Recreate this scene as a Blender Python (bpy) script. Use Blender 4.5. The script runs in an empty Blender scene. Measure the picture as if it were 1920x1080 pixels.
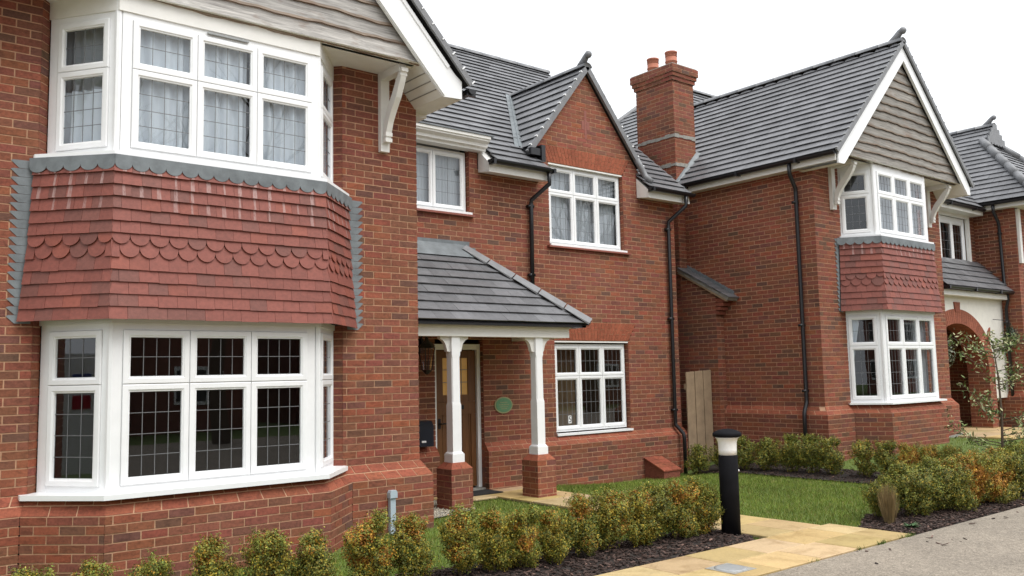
import bpy, math, random
from mathutils import Vector, Matrix
R = random.Random(7)
sc = bpy.context.scene
col = sc.collection
# ------------------------------------------------------------------ camera, sky, sun, exposure
CAM = Vector((0, 0, 1.66)); FPX = 1648.3
YAW, PITCH, ROLL = math.radians(39.1726), math.radians(5.6858), math.radians(-1.2169)
fw = Vector((math.sin(YAW)*math.cos(PITCH), math.cos(YAW)*math.cos(PITCH), math.sin(PITCH)))
rt = Vector((math.cos(YAW), -math.sin(YAW), 0)); up = rt.cross(fw)
rt2 = math.cos(ROLL)*rt + math.sin(ROLL)*up; up2 = -math.sin(ROLL)*rt + math.cos(ROLL)*up
cd = bpy.data.cameras.new('camera'); cam = bpy.data.objects.new('camera', cd); col.objects.link(cam)
cd.sensor_width = 36; cd.lens = 36*FPX/1920; cd.clip_end = 2000; cd.clip_start = .05
cam.matrix_world = Matrix(((rt2.x, up2.x, -fw.x, CAM.x), (rt2.y, up2.y, -fw.y, CAM.y), (rt2.z, up2.z, -fw.z, CAM.z), (0, 0, 0, 1)))
sc.camera = cam
SUN_DIR = Vector((.30, -1, 1.75)).normalized()          # towards the bright part of the overcast
w = bpy.data.worlds.new('World'); sc.world = w; w.use_nodes = True
nt = w.node_tree; bg = nt.nodes['Background']
sky = nt.nodes.new('ShaderNodeTexSky'); sky.sky_type = 'NISHITA'; sky.sun_disc = False
sky.sun_elevation = math.asin(SUN_DIR.z); sky.sun_rotation = math.atan2(SUN_DIR.x, SUN_DIR.y)
sky.dust_density = 4; sky.air_density = 1.5
hs = nt.nodes.new('ShaderNodeHueSaturation'); hs.inputs['Saturation'].default_value = .25
mx = nt.nodes.new('ShaderNodeMixRGB'); mx.inputs[0].default_value = .8; mx.inputs[2].default_value = (9.6, 9.9, 10.3, 1)
nt.links.new(sky.outputs[0], hs.inputs['Color']); nt.links.new(hs.outputs[0], mx.inputs[1]); nt.links.new(mx.outputs[0], bg.inputs[0])
bg.inputs[1].default_value = .085
sl = bpy.data.lights.new('sun', 'SUN'); sl.energy = 1.5; sl.angle = math.radians(45); sl.color = (1, .97, .93)
so = bpy.data.objects.new('sun', sl); col.objects.link(so); so.rotation_euler = SUN_DIR.to_track_quat('Z', 'Y').to_euler(); so.location = (0, -10, 20)
vs = sc.view_settings; vs.view_transform = 'Standard'; vs.look = 'None'; vs.exposure = .86; vs.gamma = 1; vs.use_curve_mapping = False
sc.cycles.max_bounces = 6; sc.cycles.diffuse_bounces = 3; sc.cycles.glossy_bounces = 3; sc.cycles.transparent_max_bounces = 10
sc.cycles.caustics_reflective = False; sc.cycles.caustics_refractive = False
try:
    sc.cycles.use_denoising = True; sc.cycles.denoiser = 'OPENIMAGEDENOISE'
except Exception: pass

# ------------------------------------------------------------------ materials
M = {}
def nodes(name):
    m = bpy.data.materials.new(name); m.use_nodes = True; M[name] = m
    t = m.node_tree; return m, t, t.nodes, t.links, t.nodes['Principled BSDF']
def noise(N, L, scale, detail=4, rough=.6, vec=None, dist=0):
    n = N.new('ShaderNodeTexNoise'); n.inputs['Scale'].default_value = scale; n.inputs['Detail'].default_value = detail
    n.inputs['Roughness'].default_value = rough; n.inputs['Distortion'].default_value = dist
    if vec is not None: L.new(vec, n.inputs['Vector'])
    return n
def ramp(N, L, src, stops):
    r = N.new('ShaderNodeValToRGB'); e = r.color_ramp.elements
    while len(e) < len(stops): e.new(.5)
    for i, (p, c) in enumerate(stops):
        e[i].position = p; e[i].color = (c, c, c, 1) if not isinstance(c, tuple) else (*c, 1)
    L.new(src, r.inputs[0]); return r
def mixc(N, L, fac, a, b, mode='MIX'):
    m = N.new('ShaderNodeMixRGB'); m.blend_type = mode
    for k, s in ((0, fac), (1, a), (2, b)):
        if isinstance(s, (int, float)): m.inputs[k].default_value = s
        elif isinstance(s, tuple): m.inputs[k].default_value = (*s, 1)
        else: L.new(s, m.inputs[k])
    return m.outputs[0]
def posvec(N, L, scale=(1, 1, 1), obj=False):
    if obj:
        g = N.new('ShaderNodeTexCoord'); o = g.outputs['Object']
    else:
        g = N.new('ShaderNodeNewGeometry'); o = g.outputs['Position']
    mp = N.new('ShaderNodeMapping'); mp.inputs['Scale'].default_value = scale; L.new(o, mp.inputs['Vector']); return mp.outputs[0]
def bump(N, L, bsdf, h, strength=.3, dist=.01):
    b = N.new('ShaderNodeBump'); b.inputs['Strength'].default_value = strength; b.inputs['Distance'].default_value = dist
    L.new(h, b.inputs['Height']); L.new(b.outputs[0], bsdf.inputs['Normal'])
def simple(name, c, rough=.5, var=.12, nscale=6, attr=False, bstr=.15, bscale=60, spec=.5, obj=False, bdist=.01, big=0):
    m, t, N, L, b = nodes(name)
    v = posvec(N, L, obj=obj)
    if attr:
        a = N.new('ShaderNodeAttribute'); a.attribute_name = 'Col'; base = a.outputs['Color']
    else: base = c
    n = noise(N, L, nscale, 5, .65, v); r = ramp(N, L, n.outputs[0], [(.25, 1-var), (.75, 1+var)])
    o = mixc(N, L, 1, base, r.outputs[0], 'MULTIPLY')
    if big:
        n3 = noise(N, L, .7, 4, .6, v); r3 = ramp(N, L, n3.outputs[0], [(.3, 1-big), (.7, 1+big)]); o = mixc(N, L, 1, o, r3.outputs[0], 'MULTIPLY')
    L.new(o, b.inputs['Base Color']); b.inputs['Roughness'].default_value = rough; b.inputs['Specular IOR Level'].default_value = spec
    if bstr:
        n2 = noise(N, L, bscale, 4, .6, v); bump(N, L, b, n2.outputs[0], bstr, bdist)
    return m
def brick_mat():
    m, t, N, L, b = nodes('brick')
    a = N.new('ShaderNodeAttribute'); a.attribute_name = 'Col'
    v = posvec(N, L); n1 = noise(N, L, 45, 5, .7, v); r1 = ramp(N, L, n1.outputs[0], [(.3, .72), (.7, 1.25)])
    v2 = posvec(N, L, (5, 5, 16)); n2 = noise(N, L, 1.6, 4, .6, v2, 1.2); r2 = ramp(N, L, n2.outputs[0], [(.34, .62), (.50, 1.0), (.7, 1.06)])
    n3 = noise(N, L, .9, 4, .6, posvec(N, L)); r3 = ramp(N, L, n3.outputs[0], [(.3, .80), (.7, 1.14)])
    o = mixc(N, L, 1, a.outputs['Color'], r1.outputs[0], 'MULTIPLY'); o = mixc(N, L, .75, o, r2.outputs[0], 'MULTIPLY'); o = mixc(N, L, 1, o, r3.outputs[0], 'MULTIPLY')
    L.new(o, b.inputs['Base Color']); b.inputs['Roughness'].default_value = .82; b.inputs['Specular IOR Level'].default_value = .3
    n4 = noise(N, L, 130, 4, .7, v); bump(N, L, b, n4.outputs[0], .35, .004)
brick_mat()
simple('mortar', (.50, .30, .19), .95, .22, 14, bstr=.4, bscale=150, spec=.1, bdist=.004)
def tile_mat():
    m, t, N, L, b = nodes('hanging_tile')
    a = N.new('ShaderNodeAttribute'); a.attribute_name = 'Col'
    v = posvec(N, L); n1 = noise(N, L, 30, 5, .7, v); r1 = ramp(N, L, n1.outputs[0], [(.25, .74), (.75, 1.2)])
    o = mixc(N, L, 1, a.outputs['Color'], r1.outputs[0], 'MULTIPLY')
    # lime runs below the lead apron: pale streaks with ragged edges
    st = N.new('ShaderNodeAttribute'); st.attribute_name = 'Streak'
    n2 = noise(N, L, 1, 4, .7, posvec(N, L, (60, 60, 7))); r2 = ramp(N, L, n2.outputs[0], [(.30, 0.0), (.52, 1.0)])
    f = mixc(N, L, 1, st.outputs['Color'], r2.outputs[0], 'MULTIPLY')
    o = mixc(N, L, f, o, (.42, .29, .27))
    L.new(o, b.inputs['Base Color']); b.inputs['Roughness'].default_value = .6; b.inputs['Specular IOR Level'].default_value = .4
    n4 = noise(N, L, 90, 4, .7, v); bump(N, L, b, n4.outputs[0], .25, .004)
tile_mat()
def slate_mat():
    m, t, N, L, b = nodes('roof_tile')
    a = N.new('ShaderNodeAttribute'); a.attribute_name = 'Col'
    v = posvec(N, L); n1 = noise(N, L, 9, 6, .75, v); r1 = ramp(N, L, n1.outputs[0], [(.3, .8), (.7, 1.22)])
    n3 = noise(N, L, 1.1, 4, .6, v); r3 = ramp(N, L, n3.outputs[0], [(.3, .86), (.7, 1.12)])
    o = mixc(N, L, 1, a.outputs['Color'], r1.outputs[0], 'MULTIPLY'); o = mixc(N, L, 1, o, r3.outputs[0], 'MULTIPLY')
    n5 = noise(N, L, 22, 3, .6, v); r5 = ramp(N, L, n5.outputs[0], [(.66, 0.0), (.76, .35)])
    o = mixc(N, L, r5.outputs[0], o, (.2, .205, .17))
    L.new(o, b.inputs['Base Color']); b.inputs['Roughness'].default_value = .36; b.inputs['Specular IOR Level'].default_value = .6
    n4 = noise(N, L, 70, 4, .7, v); bump(N, L, b, n4.outputs[0], .3, .005)
slate_mat()
simple('ridge_tile', (.19, .193, .20), .5, .2, 9, bstr=.25)
simple('underlay', (.02, .02, .022), .9, .1, 5, bstr=0)
simple('lead', (.165, .185, .195), .5, .3, 7, bstr=.2, bscale=25, spec=.5, big=.2)
simple('white_plastic', (.86, .87, .875), .32, .03, 9, bstr=0, spec=.5)
simple('white_paint', (.80, .79, .75), .45, .05, 8, bstr=.06, bscale=40)
simple('black_plastic', (.012, .012, .014), .32, .2, 8, bstr=0)
simple('lead_came', (.16, .165, .17), .45, .1, 8, bstr=0)
simple('terracotta', (.42, .15, .09), .75, .15, 12, bstr=.2)
simple('sill_tile', (.26, .085, .06), .6, .2, 25, bstr=.2)
simple('concrete', (.30, .29, .26), .9, .25, 20, bstr=.3)
simple('render_white', (.74, .72, .66), .8, .06, 8, bstr=.2)
simple('curtain_white', (.62, .66, .71), .9, .06, 3, bstr=0)
simple('curtain_grey', (.42, .44, .47), .9, .08, 3, bstr=0)
simple('curtain_brown', (.20, .13, .07), .9, .1, 3, bstr=0)
simple('room_dark', (.06, .057, .055), .9, .1, 2, bstr=0)
simple('room_warm', (.12, .075, .042), .9, .1, 2, bstr=0)
simple('gate_wood', (.34, .245, .155), .85, .25, 5, bstr=.3)
simple('doormat', (.02, .02, .022), .95, .3, 60, bstr=.5)
simple('letter_box', (.012, .016, .028), .3, .1, 9, bstr=0)
simple('plaque_green', (.12, .27, .14), .5, .12, 20, bstr=.1)
simple('plaque_rim', (.34, .33, .17), .5, .12, 20, bstr=.1)
simple('grey_plastic', (.42, .50, .56), .4, .06, 9, bstr=0)
simple('bollard_black', (.010, .010, .012), .7, .3, 6, bstr=.05, spec=.08)
simple('opal', (.88, .89, .89), .3, .03, 6, bstr=0)
simple('metal_grey', (.33, .34, .34), .35, .2, 20, bstr=.2)
simple('soil', (.028, .021, .017), .95, .5, 18, bstr=.6, bscale=40)
simple('bark', (.09, .05, .035), .9, .3, 30, attr=True, bstr=.3)
simple('grass', (.06, .11, .02), .7, .25, 2.2, attr=True, bstr=0, spec=.25, big=.2)
simple('leaf', (.06, .1, .02), .55, .2, 12, attr=True, bstr=0, spec=.35)
simple('twig', (.10, .07, .045), .9, .2, 20, bstr=.2)
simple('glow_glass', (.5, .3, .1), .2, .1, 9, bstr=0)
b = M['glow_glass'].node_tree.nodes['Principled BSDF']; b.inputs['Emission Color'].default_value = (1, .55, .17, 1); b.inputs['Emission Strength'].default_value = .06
def wood_mat(name, c1, c2, axis, rough=.6, attr=False):
    m, t, N, L, b = nodes(name)
    s = [38, 38, 38]; s[axis] = 2.2
    v = posvec(N, L, tuple(s)); n = noise(N, L, 1, 6, .7, v, .8); r = ramp(N, L, n.outputs[0], [(.3, c1), (.7, c2)])
    o = r.outputs[0]
    if attr:
        a = N.new('ShaderNodeAttribute'); a.attribute_name = 'Col'; o = mixc(N, L, 1, o, a.outputs['Color'], 'MULTIPLY')
        n2 = noise(N, L, 1, 3, .6, posvec(N, L, (3.5, 3.5, 9))); r2 = ramp(N, L, n2.outputs[0], [(.58, 0.0), (.74, .6)])
        o = mixc(N, L, r2.outputs[0], o, (.19, .115, .08))
    L.new(o, b.inputs['Base Color']); b.inputs['Roughness'].default_value = rough; bump(N, L, b, n.outputs[0], .35, .006)
wood_mat('weatherboard', (.12, .115, .11), (.38, .37, .35), 0, .85, True)
wood_mat('oak', (.11, .042, .011), (.19, .08, .024), 2, .5)
def glass_mat(name='glass', tint=(.90, .93, .94), k=1.7):
    m, t, N, L, b = nodes(name); N.remove(b); out = [n for n in N if n.type == 'OUTPUT_MATERIAL'][0]
    tr = N.new('ShaderNodeBsdfTransparent'); tr.inputs[0].default_value = (*tint, 1)
    gl = N.new('ShaderNodeBsdfGlossy'); gl.inputs['Roughness'].default_value = .0; gl.inputs['Color'].default_value = (.95, .97, 1, 1)
    fr = N.new('ShaderNodeFresnel'); ge = N.new('ShaderNodeNewGeometry'); mr = N.new('ShaderNodeMapRange')
    mr.inputs['To Min'].default_value = 1.5; mr.inputs['To Max'].default_value = 1/1.5; L.new(ge.outputs['Backfacing'], mr.inputs['Value']); L.new(mr.outputs[0], fr.inputs[0])   # a thin sheet: same reflectance from both sides
    nz = noise(N, L, 2.2, 2, .5, posvec(N, L)); bp = N.new('ShaderNodeBump'); bp.inputs['Strength'].default_value = .02; bp.inputs['Distance'].default_value = .01
    L.new(nz.outputs[0], bp.inputs['Height']); L.new(bp.outputs[0], gl.inputs['Normal'])
    mu = N.new('ShaderNodeMath'); mu.operation = 'MULTIPLY'; mu.inputs[1].default_value = k; mu.use_clamp = True; L.new(fr.outputs[0], mu.inputs[0])
    ms = N.new('ShaderNodeMixShader'); L.new(mu.outputs[0], ms.inputs[0]); L.new(tr.outputs[0], ms.inputs[1]); L.new(gl.outputs[0], ms.inputs[2]); L.new(ms.outputs[0], out.inputs[0])
glass_mat()
def slab_mat():
    m, t, N, L, b = nodes('slab')
    a = N.new('ShaderNodeAttribute'); a.attribute_name = 'Col'
    v = posvec(N, L); n1 = noise(N, L, 3.2, 6, .7, v, .6); r1 = ramp(N, L, n1.outputs[0], [(.28, (.66, .60, .50)), (.5, (1, 1, 1)), (.75, (1.12, 1.1, 1.05))])
    n2 = noise(N, L, 60, 4, .7, v); r2 = ramp(N, L, n2.outputs[0], [(.3, .86), (.7, 1.1)])
    o = mixc(N, L, 1, a.outputs['Color'], r1.outputs[0], 'MULTIPLY'); o = mixc(N, L, 1, o, r2.outputs[0], 'MULTIPLY')
    n5 = noise(N, L, 7, 4, .7, v); r5 = ramp(N, L, n5.outputs[0], [(.62, 0.0), (.78, .4)]); o = mixc(N, L, r5.outputs[0], o, (.17, .125, .07))
    L.new(o, b.inputs['Base Color']); b.inputs['Roughness'].default_value = .62
    n4 = noise(N, L, 14, 5, .6, v); bump(N, L, b, n4.outputs[0], .35, .012)
slab_mat()
def road_mat():
    m, t, N, L, b = nodes('road')
    v = posvec(N, L)
    vo = N.new('ShaderNodeTexVoronoi'); vo.inputs['Scale'].default_value = 95; L.new(v, vo.inputs['Vector'])
    r1 = ramp(N, L, vo.outputs['Color'], [(.1, (.17, .14, .108)), (.5, (.255, .218, .17)), (.92, (.38, .325, .26))])
    n2 = noise(N, L, 1.3, 5, .6, v); r2 = ramp(N, L, n2.outputs[0], [(.3, .84), (.7, 1.12)])
    n3 = noise(N, L, 14, 5, .7, v); r3 = ramp(N, L, n3.outputs[0], [(.3, .82), (.7, 1.15)])
    o = mixc(N, L, 1, r1.outputs[0], r2.outputs[0], 'MULTIPLY'); o = mixc(N, L, 1, o, r3.outputs[0], 'MULTIPLY')
    L.new(o, b.inputs['Base Color']); b.inputs['Roughness'].default_value = .8
    bump(N, L, b, vo.outputs['Distance'], .5, .006)
road_mat()
def lawn_mat():
    m, t, N, L, b = nodes('lawn')
    v = posvec(N, L); n1 = noise(N, L, 30, 5, .7, v); r1 = ramp(N, L, n1.outputs[0], [(.3, (.060, .095, .016)), (.7, (.135, .19, .036))])
    L.new(r1.outputs[0], b.inputs['Base Color']); b.inputs['Roughness'].default_value = .9; bump(N, L, b, n1.outputs[0], .6, .02)
lawn_mat()

# ------------------------------------------------------------------ mesh helpers
V = Vector
def lerp(a, b, t): return a + (b-a)*t
def nrm(u): return V((u.y, -u.x, 0)).normalized()      # outward side of a wall traced left to right
class MB:
    def __init__(s): s.v = []; s.f = []; s.c = []; s.k = []
    def poly(s, pts, c=None, k=0):
        n = len(s.v); s.v += [tuple(p) for p in pts]; s.f.append(tuple(range(n, n+len(pts)))); s.c.append(c or (1, 1, 1)); s.k.append(k)
    def raw(s, verts, faces, c=None, k=0):
        n = len(s.v); s.v += [tuple(p) for p in verts]
        for f in faces: s.f.append(tuple(i+n for i in f)); s.c.append(c or (1, 1, 1)); s.k.append(k)
    def box(s, x0, x1, y0, y1, z0, z1, c=None):
        s.raw([(x0, y0, z0), (x1, y0, z0), (x1, y1, z0), (x0, y1, z0), (x0, y0, z1), (x1, y0, z1), (x1, y1, z1), (x0, y1, z1)],
              [(3, 2, 1, 0), (4, 5, 6, 7), (0, 1, 5, 4), (1, 2, 6, 5), (2, 3, 7, 6), (3, 0, 4, 7)], c)
    def obox(s, O, U, Vv, N, u0, u1, v0, v1, n0, n1, c=None):
        P = lambda u, v, n: O+U*u+Vv*v+N*n
        s.raw([P(u0, v0, n0), P(u1, v0, n0), P(u1, v1, n0), P(u0, v1, n0), P(u0, v0, n1), P(u1, v0, n1), P(u1, v1, n1), P(u0, v1, n1)],
              [(3, 2, 1, 0), (4, 5, 6, 7), (0, 1, 5, 4), (1, 2, 6, 5), (2, 3, 7, 6), (3, 0, 4, 7)], c)
    def prism(s, poly, O, U, Vv, N, n0, n1, c=None, back=True):
        k = len(poly); a = [O+U*p[0]+Vv*p[1]+N*n0 for p in poly]; b = [O+U*p[0]+Vv*p[1]+N*n1 for p in poly]
        f = [tuple(range(k, 2*k))] + [(i, (i+1) % k, k+(i+1) % k, k+i) for i in range(k)]
        if back: f.append(tuple(reversed(range(k))))
        s.raw(a+b, f, c)
    def tube(s, pts, r, seg=8, c=None, cap=True):
        pts = [V(p) for p in pts]; n = len(pts); rs = r if isinstance(r, (list, tuple)) else [r]*n
        rings = []
        ref = None
        for i in range(n):
            d = (pts[min(i+1, n-1)]-pts[max(i-1, 0)]).normalized()
            if ref is None: ref = d.orthogonal().normalized()
            a = (ref-d*ref.dot(d)).normalized(); ref = a; b = d.cross(a)
            rings.append([pts[i]+(a*math.cos(t)+b*math.sin(t))*rs[i] for t in [2*math.pi*j/seg for j in range(seg)]])
        vs_ = [p for r_ in rings for p in r_]
        f = [(i*seg+j, i*seg+(j+1) % seg, (i+1)*seg+(j+1) % seg, (i+1)*seg+j) for i in range(n-1) for j in range(seg)]
        if cap: f += [tuple(reversed(range(seg))), tuple(range((n-1)*seg, n*seg))]
        s.raw(vs_, f, c)
    def lathe(s, prof, ctr, seg=24, c=None):
        ctr = V(ctr); vs_ = [ctr+V((r*math.cos(2*math.pi*j/seg), r*math.sin(2*math.pi*j/seg), z)) for r, z in prof for j in range(seg)]
        n = len(prof); f = [(i*seg+j, i*seg+(j+1) % seg, (i+1)*seg+(j+1) % seg, (i+1)*seg+j) for i in range(n-1) for j in range(seg)]
        f += [tuple(reversed(range(seg))), tuple(range((n-1)*seg, n*seg))]
        s.raw(vs_, f, c)
    def mesh(s, name, colour=True):
        m = bpy.data.meshes.new(name); m.from_pydata(s.v, [], s.f); m.update()
        if colour:
            a = m.attributes.new('Col', 'FLOAT_COLOR', 'FACE'); a.data.foreach_set('color', [x for c in s.c for x in (c[0], c[1], c[2], 1)])
            if any(s.k):
                a = m.attributes.new('Streak', 'FLOAT_COLOR', 'FACE'); a.data.foreach_set('color', [x for k in s.k for x in (k, k, k, 1)])
        return m
    def build(s, name, mat, parent=None, smooth=False):
        m = s.mesh(name); m.materials.append(M[mat] if isinstance(mat, str) else mat)
        if smooth: m.polygons.foreach_set('use_smooth', [True]*len(m.polygons))
        return link(bpy.data.objects.new(name, m), parent)
def link(o, parent=None):
    col.objects.link(o)
    if parent is not None:
        o.parent = parent
        if parent.type == 'EMPTY' and parent.parent is None: o.matrix_parent_inverse = Matrix.Translation(-parent.location)
    return o
def tag(o, label=None, cat=None, group=None, kind=None):
    if label: o['label'] = label
    if cat: o['category'] = cat
    if group: o['group'] = group
    if kind: o['kind'] = kind
    return o
def empty(name, loc=(0, 0, 0), parent=None):
    o = bpy.data.objects.new(name, None); o.location = loc if parent is None else (0, 0, 0); o.empty_display_size = .2
    col.objects.link(o)
    if parent is not None: o.parent = parent; o.matrix_parent_inverse = Matrix.Translation(-parent.location)
    return o
def project(p):
    d = V(p)-CAM; z = d.dot(fw)
    if z < .2: return None
    return (960+FPX*d.dot(rt2)/z, 540-FPX*d.dot(up2)/z, z)
def clip(poly, planes):
    for (a, b, c) in planes:                            # keep a*u+b*v<=c
        out = []
        for i in range(len(poly)):
            p, q = poly[i], poly[(i+1) % len(poly)]; dp = a*p[0]+b*p[1]-c; dq = a*q[0]+b*q[1]-c
            if dp <= 0: out.append(p)
            if (dp < 0 < dq) or (dq < 0 < dp):
                t = dp/(dp-dq); out.append((p[0]+(q[0]-p[0])*t, p[1]+(q[1]-p[1])*t))
        poly = out
        if len(poly) < 3: return []
    return poly
def area2(p): return abs(sum(p[i][0]*p[(i+1) % len(p)][1]-p[(i+1) % len(p)][0]*p[i][1] for i in range(len(p))))/2
# ------------------------------------------------------------------ pieces: bricks, tiles
ZUP = V((0, 0, 1))
class House:
    def __init__(s, loc, label):
        s.root = empty('brick_house', loc); tag(s.root, label, 'house', 'houses along the road'); s.p = {}
    def add(s, kind, verts, faces, ctr, n, area, c, parent, k=0):
        s.p.setdefault(kind, []).append((verts, faces, ctr, n, area, c, k, parent))
    def flush(s, kind, mat, rest, limit=300):
        recs = s.p.pop(kind, [])
        def score(r):
            q = project(r[2])
            if q is None or not (-10 < q[0] < 1930 and -10 < q[1] < 1090): return 0
            d = (CAM-r[2]).normalized().dot(r[3])
            return max(0, d)*r[4]/q[2]**2
        order = sorted(range(len(recs)), key=lambda i: -score(recs[i])); ind = set(order[:limit])
        mb = MB()
        for i, (v, f, ctr, n, a, c, k, par) in enumerate(recs):
            if i in ind:
                b = MB(); b.raw(v, f, c, k)
                o = b.build(kind, mat, par)
            else: mb.raw(v, f, c, k)
        if mb.f: tag(mb.build(rest, mat, s.root), kind='stuff')
def bcol():
    t = R.random(); j = lambda c, a=.12: tuple(x*(1+R.uniform(-a, a)) for x in c)
    if t < .66: return j((.240, .082, .050), .11)
    if t < .80: return j((.286, .090, .049), .09)
    if t < .95: return j((.190, .077, .051), .09)
    return j((.150, .073, .050), .1)
def piece(h, kind, poly, O, U, Vv, N, n0, n1, c, parent, k=0):
    n = len(poly); a = [O+U*p[0]+Vv*p[1]+N*n0 for p in poly]; b = [O+U*p[0]+Vv*p[1]+N*n1 for p in poly]
    f = [tuple(range(n, 2*n))]+[(i, (i+1) % n, n+(i+1) % n, n+i) for i in range(n)]
    ctr = sum(b, V((0, 0, 0)))/n
    h.add(kind, a+b, f, ctr, N, area2(poly), c, parent, k)
def brick_wall(h, O, U, length, z0, z1, cut=None, planes=(), part='wall', name=None, phase=0, thick=.1, course=.075, top=True, kind='brick', colf=bcol, mortar='mortar', bl=.225):
    """running bond between z0 and z1; cut(z)->list of (u0,u1) that is wall at that height"""
    U = U.normalized(); N = nrm(U)
    rows = int(math.ceil((z1-z0)/course-1e-6)); mb = MB(); spans = []
    data = []
    for i in range(rows):
        v0 = z0+i*course; v1 = min(v0+course, z1)
        if v1-v0 < .01: continue
        iv = cut((v0+v1)/2) if cut else [(0, length)]
        data.append((v0, v1, [(max(0, a), min(length, b)) for a, b in iv if min(length, b)-max(0, a) > .02], i))
    O0 = V((O.x, O.y, 0))
    run = []
    for d in data+[(None, None, None, 0)]:
        if run and (d[2] != run[-1][2] or planes):
            a0, a1 = run[0][0], run[-1][1]
            for (u0, u1) in run[0][2]:
                e_ = min(.006, (u1-u0)*.2); pl = clip([(u0+e_, a0), (u1-e_, a0), (u1-e_, a1), (u0+e_, a1)], planes)
                if pl: mb.prism(pl, O0, U, ZUP, N, -thick, -.0045)
            run = []
        if d[0] is not None: run.append(d)
    w = mb.build(part, mortar, h.root)
    for v0, v1, iv, i in data:
        off = phase+(bl/2 if i % 2 else 0)
        for (a, b) in iv:
            k = math.floor((a-off)/bl); x = off+k*bl
            while x < b-.001:
                if x < a and x+bl-a < .045: x += bl; c0, c1 = a, min(x+bl, b)      # swallow slivers at the ends
                else: c0, c1 = max(x, a), min(x+bl, b)
                if 0 < b-c1 < .045: c1 = b; x = b
                if c1-c0 > .02:
                    l = c0+(.006 if c0 > a+1e-6 else .0015); r = c1-(.006 if c1 < b-1e-6 else .0015)
                    pl = [(l, v0+.006), (r, v0+.006), (r, v1-.006), (l, v1-.006)]
                    if planes: pl = clip(pl, planes)
                    if pl and area2(pl) > .0008:
                        e = R.uniform(-.0015, .0015)
                        piece(h, kind, pl, O0, U, ZUP, N, -.012, e, colf(), w)
                x += bl
    return w
def sub(iv, u0, u1):
    out = []
    for a, b in iv:
        if u1 <= a or u0 >= b: out.append((a, b)); continue
        if u0 > a: out.append((a, u0))
        if u1 < b: out.append((u1, b))
    return out
def pcol():
    j = R.uniform(.86, 1.14); return (.285*j, .083*j*R.uniform(.95, 1.08), .046*j)
def plinth(h, outer, inner, zt, zi, zb, part='plinth'):
    """brick plinth with two courses of sloping specials; outer/inner are plan polylines"""
    n = len(outer); off = 0
    mb = MB()
    for i in range(n-1):
        A, B, C, D = V((*outer[i], zt)), V((*outer[i+1], zt)), V((*inner[i+1], zi)), V((*inner[i], zi))
        U = (B-A).normalized(); N = nrm(U); ln = (B-A).length
        brick_wall(h, A, U, ln, zt-.075*math.ceil((zt-zb)/.075), zt, part=part, phase=.06*i, thick=.08)
        nn = (B-A).cross(D-A).normalized()
        mb.poly([A-nn*.004, B-nn*.004, C-nn*.004, D-nn*.004])
        for r in range(2):
            t0, t1 = r/2+.03, (r+1)/2-.03
            cells = max(1, round(ln/.225)); ph = .5 if r else 0
            k = -1
            while k < cells+1:
                s0 = max(0, (k+ph)/cells); s1 = min(1, (k+1+ph)/cells); k += 1
                if s1-s0 < .02: continue
                e = .006/ln
                s0 += e if s0 > 0 else 0; s1 -= e if s1 < 1 else 0
                q = lambda s, t: lerp(lerp(A, B, s), lerp(D, C, s), t)
                P4 = [q(s0, t0), q(s1, t0), q(s1, t1), q(s0, t1)]
                vv = [p-nn*.012 for p in P4]+[p+nn*R.uniform(-.001, .001) for p in P4]
                h.add('plinth_brick', vv, [(4, 5, 6, 7), (0, 1, 5, 4), (1, 2, 6, 5), (2, 3, 7, 6), (3, 0, 4, 7)], sum(P4, V((0, 0, 0)))/4, nn, (s1-s0)*ln*.1, pcol(), h.plinth_part)
    tag(mb.build('plinth_bedding', 'mortar', h.root))
def tcol():
    j = R.uniform(.82, 1.16); return (.150*j, .151*j, .158*j)
def roof_slope(h, O, U, Vv, rows, iv, gauge=.19, tw=.30, parent=None, kind='roof_tile', colf=tcol, thick=.012, under=True):
    """rows of thick flat tiles; O at the eave, U along it, Vv up the slope; iv(v)->(u0,u1)"""
    U = U.normalized(); Vv = Vv.normalized(); N = U.cross(Vv)
    P = lambda u, v, n: O+U*u+Vv*v+N*n
    lift = .024
    for r in range(rows):
        v0 = r*gauge; v1 = v0+gauge; a0, b0 = iv(v0+.001); a1, b1 = iv(v1)
        if b0-a0 < .03 and b1-a1 < .03: continue
        off = (tw/2 if r % 2 else 0)
        x = math.floor((min(a0, a1)-off)/tw)*tw+off
        while x < max(b0, b1):
            c0, c1 = x+.0015, x+tw-.0015
            l0, r0, l1, r1 = max(c0, a0), min(c1, b0), max(c0, a1), min(c1, b1)
            x += tw
            if r0 <= l0 and r1 <= l1: continue
            if r0 <= l0: l0 = r0 = (l1 if abs(l1-r0) < abs(r1-l0) else r1)
            if r1 <= l1: l1 = r1 = min(max((l1+r1)/2, l0), r0)
            e = R.uniform(-.003, .003)
            vv = [P(l0, v0, lift+e), P(r0, v0, lift+e), P(r0, v0, lift+thick+e), P(l0, v0, lift+thick+e), P(l1, v1+.02, -.006), P(r1, v1+.02, -.006), P(r1, v1+.02, .009), P(l1, v1+.02, .009)]
            h.add(kind, vv, [(0, 1, 2, 3), (3, 2, 6, 7), (1, 5, 6, 2), (4, 0, 3, 7), (1, 0, 4, 5)], P((l0+r0)/2, v0+gauge/2, .02), N, max(r0-l0, r1-l1)*gauge, colf(), parent)
    if under:
        mb = MB()
        for r in range(rows):
            v0 = r*gauge; a0, b0 = iv(v0+.001); a1, b1 = iv(v0+gauge)
            if b0 > a0 or b1 > a1: mb.poly([P(a0, v0, -.012), P(max(a0, b0), v0, -.012), P(max(a1, b1), v0+gauge, -.012), P(a1, v0+gauge, -.012)])
        mb.build('roof_underlay', 'underlay', h.root)
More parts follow.
